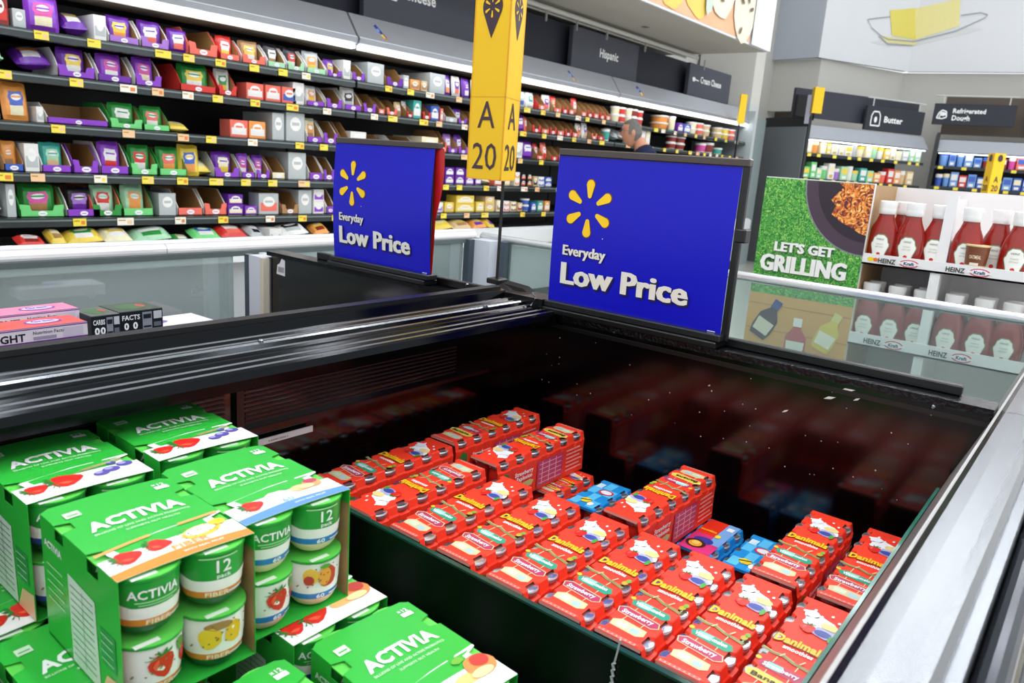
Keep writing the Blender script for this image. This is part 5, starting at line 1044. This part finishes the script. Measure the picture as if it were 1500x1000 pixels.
# ------------------------------------------------------------------ butter and dough cases far right
def far_case(name, label, a, b_, z_top, shelves, wordsign, seed):
    a = Vector((*a, 0)); b_ = Vector((*b_, 0)); u = (b_-a).normalized(); W = (b_-a).length; ang = math.atan2(u.y, u.x)
    t = thing(name, label, 'refrigerator', a, ang)
    b = MB(); b.box((0, .55, 0), (W, .75, z_top+.05), mat('0C0E0E', .5)); b.box((0, 0, 0), (W, .6, .75), mat('1F2D55', .4)); b.box((-.05, -.02, 0), (0, .9, z_top+.12), mat('17181A', .4)); b.build('cabinet', t)
    b = MB(); b.prism([(0, .0, z_top-.19), (0, -.02, z_top-.17), (0, .12, z_top+.02), (0, .6, z_top+.02), (0, .6, z_top-.16)], (W, 0, 0), GREYM); b.build('canopy', t)
    b = MB(); b.box((.02, .01, z_top-.20), (W-.02, .05, z_top-.19), mat('F4FAFF', .4, emit=4)); b.build('light_strip', t)
    rd = random.Random(seed)
    for z in shelves:
        b = MB(); b.box((0, .03, z-.03), (W, .55, z), mat('15171A', .4)); b.box((0, .02, z-.045), (W, .03, z-.002), RAIL)
        x = .05
        sh = b.build('shelf', t)
        while x < W-.1:
            c = MB(); c.box((0, 0, 0), (.07, .003, .045), TAGY); o = c.build('price_tag', sh); o.location = (x, .015, z-.05); x += rd.uniform(.16, .34)
    return t, a, u, ang, W
BA, BB = (11.60, 3.88), (13.78, 2.72)
t, a, u, ang, W = far_case('butter_case', 'open refrigerated butter case with bright packs, under the Butter sign', BA, BB, 2.10, (1.72, 1.36, 1.02), 1, 1)
b = MB(); b.box((-.065, -.0, 0), (-.0501, 1.4, 2.08), mat('74797C', .55, .1, .3, .05, 2)); b.build('end_panel', t, 'tall dark grey end panel')
DA, DB = (14.05, 2.62), (14.55, .2)
t2, a2, u2, ang2, W2 = far_case('dough_case', 'open refrigerated dough case with blue packs, under the Refrigerated Dough sign', DA, DB, 2.09, (1.70, 1.38, 1.05), 1, 2)
def far_goods(a, u, ang, W, shelves, pal, place, seed):
    rd = random.Random(seed); n = Vector((-u.y, u.x, 0))
    for k, z in enumerate(shelves):
        x = .04
        while x < W-.14:
            wd = rd.uniform(.09, .16); h = rd.uniform(.14, .24); zone = min(len(pal[k])-1, int(x/W*len(pal[k]))); c = rd.choice(pal[k][zone])
            b = MB(); c2 = rd.choice(['white', 'cream', 'blue' if 'dough' in place else 'yellow', 'white'])
            if rd.random() < .3: b.lathe([(wd*.42, 0), (wd*.47, h*.7), (wd*.5, h*.72), (wd*.5, h)], [paper(CN[c]), paper('F1EFEA'), paper(CN[c2])], 12, (wd/2, wd/2, 0)); ds, cat = '%s tub with %s lid' % (c, c2), 'tub'
            else: b.bbox((0, 0, 0), (wd*.92, .12, h), .004, paper(CN[c])); P = plane((0, 0, 0), (1, 0, 0), (0, 0, 1), .001); b.rect(P, wd*.1, h*.45, wd*.82, h*.85, paper(CN[c2]), 1); b.rect(P, wd*.2, h*.1, wd*.7, h*.3, paper('F0EEE8' if c != 'white' else 'C9B04A'), 1); ds, cat = '%s pack with %s label' % (c, c2), 'pack'
            o = b.build('dairy_pack'); p = a+u*x+n*.06; o.location = (p.x, p.y, z+.002); o.rotation_euler = (0, 0, ang); reg(o, ds, 'in the %s, %s shelf' % (place, SHN[k]), x, cat)
            x += wd*1.03
far_goods(a, u, ang, W, (1.72, 1.36, 1.02), [[['orange', 'yellow', 'cream'], ['white', 'salmon', 'grey'], ['yellow', 'cream', 'pale green'], ['cream', 'yellow', 'white'], ['grey', 'pale green', 'cream']], [['pale green', 'white', 'light green'], ['white', 'pale green', 'lilac'], ['teal', 'pale green', 'grey'], ['salmon', 'red', 'orange'], ['dark red', 'tan', 'salmon']], [['yellow', 'tan'], ['cream', 'white'], ['blue', 'purple'], ['white', 'yellow']]], 'butter case', 5)
far_goods(a2, u2, ang2, W2, (1.70, 1.38, 1.05), [[['blue', 'light blue'], ['salmon', 'pink', 'dark red'], ['blue', 'white'], ['blue', 'orange', 'tan']], [['blue', 'light blue', 'red'], ['blue', 'light blue'], ['teal', 'blue'], ['tan', 'orange', 'blue']], [['blue', 'teal'], ['blue', 'light blue'], ['white', 'blue'], ['tan', 'white']]], 'dough case', 6)
def board_at(corn, dist_pt, u, word, lines, lab, icon):
    # corn: pixel left-top, right-bottom on the vertical plane through dist_pt with direction u
    n = Vector((u.y, -u.x, 0))
    def hit(x, y): d = ray(x, y); s_ = (dist_pt-Vector((0, 0, CH))).dot(n)/d.dot(n); return Vector((0, 0, CH))+d*s_
    A, B, C = hit(*corn[0]), hit(*corn[1]), hit(*corn[2]); o = Vector((A.x, A.y, C.z)); W = (B-A).dot(u); H = A.z-C.z
    t = thing('department_sign', lab, 'sign', o, math.atan2(u.y, u.x)); b = MB(); b.bbox((0, 0, 0), (W, .05, H), .004, mat('30333B', .6, 0, .3, .05, 3)); P = plane((0, 0, 0), (1, 0, 0), (0, 0, 1), .003)
    if icon == 1: b.line(P, [(W*.08, H*.2), (W*.08, H*.6), (W*.11, H*.78), (W*.2, H*.78), (W*.23, H*.6), (W*.23, H*.2), (W*.08, H*.2)], .02, WHITE, 2); b.ell(P, W*.155, H*.45, .03, .045, WHITE, 2)
    if icon == 2: b.line(P, [(W*.05, H*.3), (W*.07, H*.55), (W*.11, H*.68), (W*.16, H*.62), (W*.17, H*.35), (W*.12, H*.28), (W*.05, H*.3)], .02, WHITE, 2); b.ell(P, W*.12, H*.5, .045, .03, WHITE, 2); b.line(P, [(W*.08, H*.3), (W*.1, H*.6)], .015, WHITE, 2)
    for k, (tx, x_, z_, h_, wd) in enumerate(lines): b.text(P, tx, W*x_, H*z_, H*h_, WHITE, .03, 1, 2, width=W*wd)
    b.build('panel', t)
    b = MB(); b.tube([(W*.0, .02, H+.12), (W, .02, H+.12)], .01, mat('C9C9C6', .4), 8)
    for q in (.1, .9): b.box((W*q, .02, H), (W*q+.015, .03, H+.12), mat('C9C9C6', .4))
    b.build('hanger_rail', t); return t, hit, n
board_at([(1272, 154), (1356, 164), (1272, 190)], a+Vector((u.y, -u.x, 0))*-.12, u, 'Butter', [('Butter', .30, .38, .26, .32)], 'dark Butter sign with icon above the butter case', 1)
board_at([(1370, 151), (1492, 152), (1370, 182)], a2+Vector((u2.y, -u2.x, 0))*-.12, u2, 'Dough', [('Refrigerated', .24, .56, .22, .40), ('Dough', .24, .22, .24, .22)], 'dark Refrigerated Dough sign with icon above the dough case', 2)
t = thing('header_board', 'dark board left of the Butter sign, above the butter case', 'sign board', a+Vector((0, 0, 2.23)), ang)
b = MB(); b.box((-.12, .25, .0), (W*.98, .3, .40), mat('3A3B45', .6, 0, .3, .05, 3)); b.box((-.12, .2, 0), (.18, .24, .30), mat('101012', .6)); b.build('board', t)
t = thing('header_board', 'dark board above the dough case at the right edge of the photo', 'sign board', a2+Vector((0, 0, 2.22)), ang2)
b = MB(); b.box((W2*.45, .2, .1), (W2*.98, .25, .45), mat('3A3B45', .6, 0, .3, .05, 3)); b.box((0, .6, .0), (W2, .62, .6), mat('5A4E44', .7)); b.build('board', t)
def small_marker(px0, px1, pyt, pyb, X, lab, txt):
    A = onx(px0, pyt, X); B = onx(px1, pyb, X); w_ = A.y-onx(px1, pyt, X).y; H = A.z-B.z
    t = thing('aisle_marker', lab, 'sign', (X, A.y-w_/2, B.z)); b = MB(); b.prism([(-w_*.5, 0, 0), (w_*.36, -w_*.5, 0), (w_*.36, w_*.5, 0)], (0, 0, H), YEL)
    if txt:
        P = plane((-w_*.5, 0, 0), Vector((w_*.86, -w_*.5, 0)), (0, 0, 1), .002); P3 = plane((w_*.36, w_*.5, 0), Vector((-w_*.86, -w_*.5, 0)), (0, 0, 1), .002)
        for Q in (P, P3):
            b.ell(Q, w_*.5, H*.88, w_*.22, w_*.22, paper('3B2233'), 2); b.text(Q, 'A', w_*.5, H*.28, w_*.4, paper('3B2233'), .01, 1, 2, 'c'); b.text(Q, txt, w_*.5, H*.06, w_*.4, paper('3B2233'), .01, 1, 2, 'c', width=w_*.6)
    b.build('marker_body', t)
    b = MB(); b.box((-.01, -.01, -B.z if X < 11 else -.1), (.01, .01, 0), SATBLK); (b.bbox((-.1, -.1, -B.z), (.1, .1, -B.z+.02), .004, SATBLK) if X < 11 else None); b.build('pole', t); return t
small_marker(1083, 1094, 138, 182, 9.9, 'small yellow aisle marker at the end of the cheese wall', '')
small_marker(1189, 1207, 128, 166, 11.55, 'small yellow aisle marker above the butter case end', '')
small_marker(1447, 1474, 224, 285, 9.6, 'slanting yellow aisle marker reading A 20 in front of the dough case', '20')
mb = MB(); p = onx(1186, 150, 11.58); mb.box((p.x-.05, p.y-.04, 2.12), (p.x, p.y+.02, p.z+.1), mat('A8A9B4', .4)); tag(mb.build('upright_post'), 'pale grey upright at the left corner of the butter case header', 'post')

# ------------------------------------------------------------------ shopper
def lean(x, y, z): return (x, y-max(0, z-.95)*.25, z)
def shopper(x, y):
    t = thing('person', 'grey-haired person in a dark navy shirt and glasses, looking left at the cheese shelves', 'person', (x, y, 0), math.radians(215))
    SK = mat('C98E72', .5, 0, .4, .05, 20)
    me = bpy.data.meshes.new('body'); J = [(0, 0, .93), (0, 0, 1.10), (0, .01, 1.30), (0, .0, 1.45), (0, -.02, 1.53), (0, -.035, 1.60),
        (.20, 0, 1.41), (.26, -.02, 1.14), (.24, -.22, 1.02), (.23, -.32, 1.02), (-.20, 0, 1.41), (-.26, -.02, 1.14), (-.24, -.22, 1.02), (-.23, -.32, 1.02),
        (.10, 0, .88), (.11, -.01, .48), (.11, .02, .08), (.12, -.14, .04), (-.10, 0, .88), (-.11, -.03, .48), (-.11, .0, .08), (-.12, -.16, .04)]
    E_ = [(0, 1), (1, 2), (2, 3), (3, 4), (4, 5), (3, 6), (6, 7), (7, 8), (8, 9), (3, 10), (10, 11), (11, 12), (12, 13), (0, 14), (14, 15), (15, 16), (16, 17), (0, 18), (18, 19), (19, 20), (20, 21)]
    Rr = [.15, .145, .16, .10, .058, .05, .07, .048, .036, .03, .07, .048, .036, .03, .10, .062, .042, .035, .10, .062, .042, .035]
    me.from_pydata([lean(*p) for p in J], E_, []); o = bpy.data.objects.new('body', me); COL.objects.link(o); o.parent = t; me.materials.append(SK)
    sm = o.modifiers.new('skin', 'SKIN'); me.skin_vertices or None
    for i, r in enumerate(Rr): me.skin_vertices[0].data[i].radius = (r, r*(.75 if i < 3 else 1))
    me.skin_vertices[0].data[0].use_root = True
    sb = o.modifiers.new('smooth', 'SUBSURF'); sb.levels = 2; sb.render_levels = 2
    return t, SK
def head(t, SK):
    n0 = set(bpy.data.objects)
    head_(t, SK)
    for o in set(bpy.data.objects)-n0: o.location = (0, -.215, -.075)
def head_(t, SK):
    # head as a deformed sphere with brow, nose, mouth, ears
    def shape(u, v):
        th, ph = math.pi*u, 2*math.pi*v; x, y, z = math.sin(th)*math.cos(ph), math.sin(th)*math.sin(ph), math.cos(th)
        X, Y_, Z = x*.077, y*.098, z*.122
        if z < 0: X *= 1-.35*(-z)**1.3; Y_ *= 1-.18*(-z)
        if y < -.2: Y_ += .012*(-y)*(1 if z < .25 else .2)
        if y < -.55 and abs(x) < .22: Y_ -= .026*math.exp(-((z+.12)/.16)**2)*(1-abs(x)/.22)       # nose
        if y < -.5 and abs(x) < .4: Y_ -= .007*math.exp(-((z+.5)/.07)**2)+.006*math.exp(-((z+.62)/.06)**2)   # lips
        if y < -.5: Y_ += .008*math.exp(-((z-.12)/.1)**2)*(1 if .2 < abs(x) < .6 else 0)              # eye sockets
        return (X, Y_-.045, Z+1.70)
    n, m_ = 28, 36; b = MB(); vs = [shape(i/n, j/m_) for i in range(n+1) for j in range(m_)]; b.add(vs, [(i*m_+j, i*m_+(j+1) % m_, (i+1)*m_+(j+1) % m_, (i+1)*m_+j) for i in range(n) for j in range(m_)], SK)
    for s in (-1, 1): b.lathe([(.006, -.006), (.016, -.002), (.018, .003), (.010, .007)], SK, 14, M=Matrix.Translation((s*.079, -.03, 1.70)) @ Matrix.Rotation(s*math.pi/2, 4, 'Y') @ Matrix.Diagonal((1.7, 1.0, 1, 1)))
    for s in (-1, 1): b.lathe([(.001, -.004), (.010, 0), (.001, .004)], mat('F0ECE6', .2), 10, M=Matrix.Translation((s*.03, -.128, 1.715)) @ Matrix.Rotation(math.pi/2, 4, 'X')); b.lathe([(.001, .003), (.004, .004), (.001, .005)], mat('2A1E18', .2), 10, M=Matrix.Translation((s*.03, -.129, 1.715)) @ Matrix.Rotation(math.pi/2, 4, 'X'))
    b.build('head', t, None, True)
    HG = mat('6E6A66', .85, 0, .2, .35, 60, .5); b = MB(); vs = []; fs = []
    for i in range(n+1):
        for j in range(m_):
            p = Vector(shape(i/n, j/m_)); c = Vector((0, -.045, 1.70)); d = p-c; vs.append(c+d*1.05)
    for i in range(n):
        for j in range(m_):
            q = vs[i*m_+j]-Vector((0, -.045, 1.70)); front_ = q.y < -.035; lowz = q.z < .085 if front_ else q.z < (-.06 if q.y > .02 else .0)
            if not lowz: fs.append((i*m_+j, i*m_+(j+1) % m_, (i+1)*m_+(j+1) % m_, (i+1)*m_+j))
    b.add(vs, fs, HG); b.build('hair', t, 'short grey hair', True)
    b = MB(); G_ = mat('2A2A2C', .3)
    for s in (-1, 1): b.tube([(s*.03+.022*math.cos(k*math.pi/6), -.142, 1.715+.017*math.sin(k*math.pi/6)) for k in range(13)], .0015, G_, 6); b.tube([(s*.052, -.142, 1.718), (s*.082, -.03, 1.715)], .0015, G_, 6)
    b.tube([(-.008, -.142, 1.718), (.008, -.142, 1.718)], .0015, G_, 6); b.build('glasses', t)
def garment(t, name, J, E_, Rr, mt, label=None):
    me = bpy.data.meshes.new(name); me.from_pydata([lean(*p) for p in J], E_, []); o = bpy.data.objects.new(name, me); COL.objects.link(o); o.parent = t; me.materials.append(mt)
    o.modifiers.new('skin', 'SKIN')
    for i, r in enumerate(Rr): me.skin_vertices[0].data[i].radius = r
    me.skin_vertices[0].data[0].use_root = True; sb = o.modifiers.new('smooth', 'SUBSURF'); sb.levels = 2; sb.render_levels = 2
    if label: o['label'] = label
SXP = onz(962, 205, 1.70); 
_dd = ray(965, 200); _pt = Vector((0, 0, CH))+_dd*(3.62/_dd.y)
t, SK = shopper(_pt.x, _pt.y)
head(t, SK); t.scale = (1.01, 1.01, 1.01)
garment(t, 'shirt', [(0, 0, .86), (0, 0, 1.10), (0, .01, 1.30), (0, .0, 1.44), (0, -.02, 1.53), (.20, 0, 1.41), (.25, -.01, 1.20), (-.20, 0, 1.41), (-.25, -.01, 1.20)], [(0, 1), (1, 2), (2, 3), (3, 4), (3, 5), (5, 6), (3, 7), (7, 8)], [(.185, .15), (.18, .15), (.2, .15), (.14, .115), (.085, .085), (.095, .095), (.075, .07), (.095, .095), (.075, .07)], mat('1C2542', .8, 0, .2, .15, 40), 'dark navy t-shirt')
garment(t, 'trousers', [(0, 0, .95), (.10, 0, .86), (.11, -.01, .48), (.11, .02, .10), (-.10, 0, .86), (-.11, -.03, .48), (-.11, 0, .10)], [(0, 1), (1, 2), (2, 3), (0, 4), (4, 5), (5, 6)], [(.17, .13), (.12, .12), (.085, .085), (.07, .07), (.12, .12), (.085, .085), (.07, .07)], mat('2E2F36', .8))

for sx_, fy in ((.115, 0), (-.115, -.02)):
    b = MB(); b.bbox((sx_-.05, fy-.22, 0), (sx_+.05, fy+.08, .025), .01, mat('E6E4E0', .6)); b.bbox((sx_-.047, fy-.215, .022), (sx_+.047, fy+.075, .085), .025, mat('2B2B2E', .6)); b.build('shoe', t)
# ------------------------------------------------------------------ finish: labels of the shelf goods
from collections import defaultdict
bpy.context.view_layer.update()
ITEMS.sort(key=lambda q: (q[2], q[3]))
cnt = defaultdict(list)
for i, it in enumerate(ITEMS): cnt[(it[1], it[2])].append(i)
for (ds, pl), ix in cnt.items():
    for n_, i in enumerate(ix):
        o = ITEMS[i][0]; s_ = ds+' '+pl
        if len(ix) > 1: s_ = (ordn(n_+1)+' '+ds+' from the left, '+pl) if n_ else ('leftmost '+ds+' '+pl)
        o['label'] = s_
        if len(ix) > 1: o['group'] = (ds+'s '+pl)
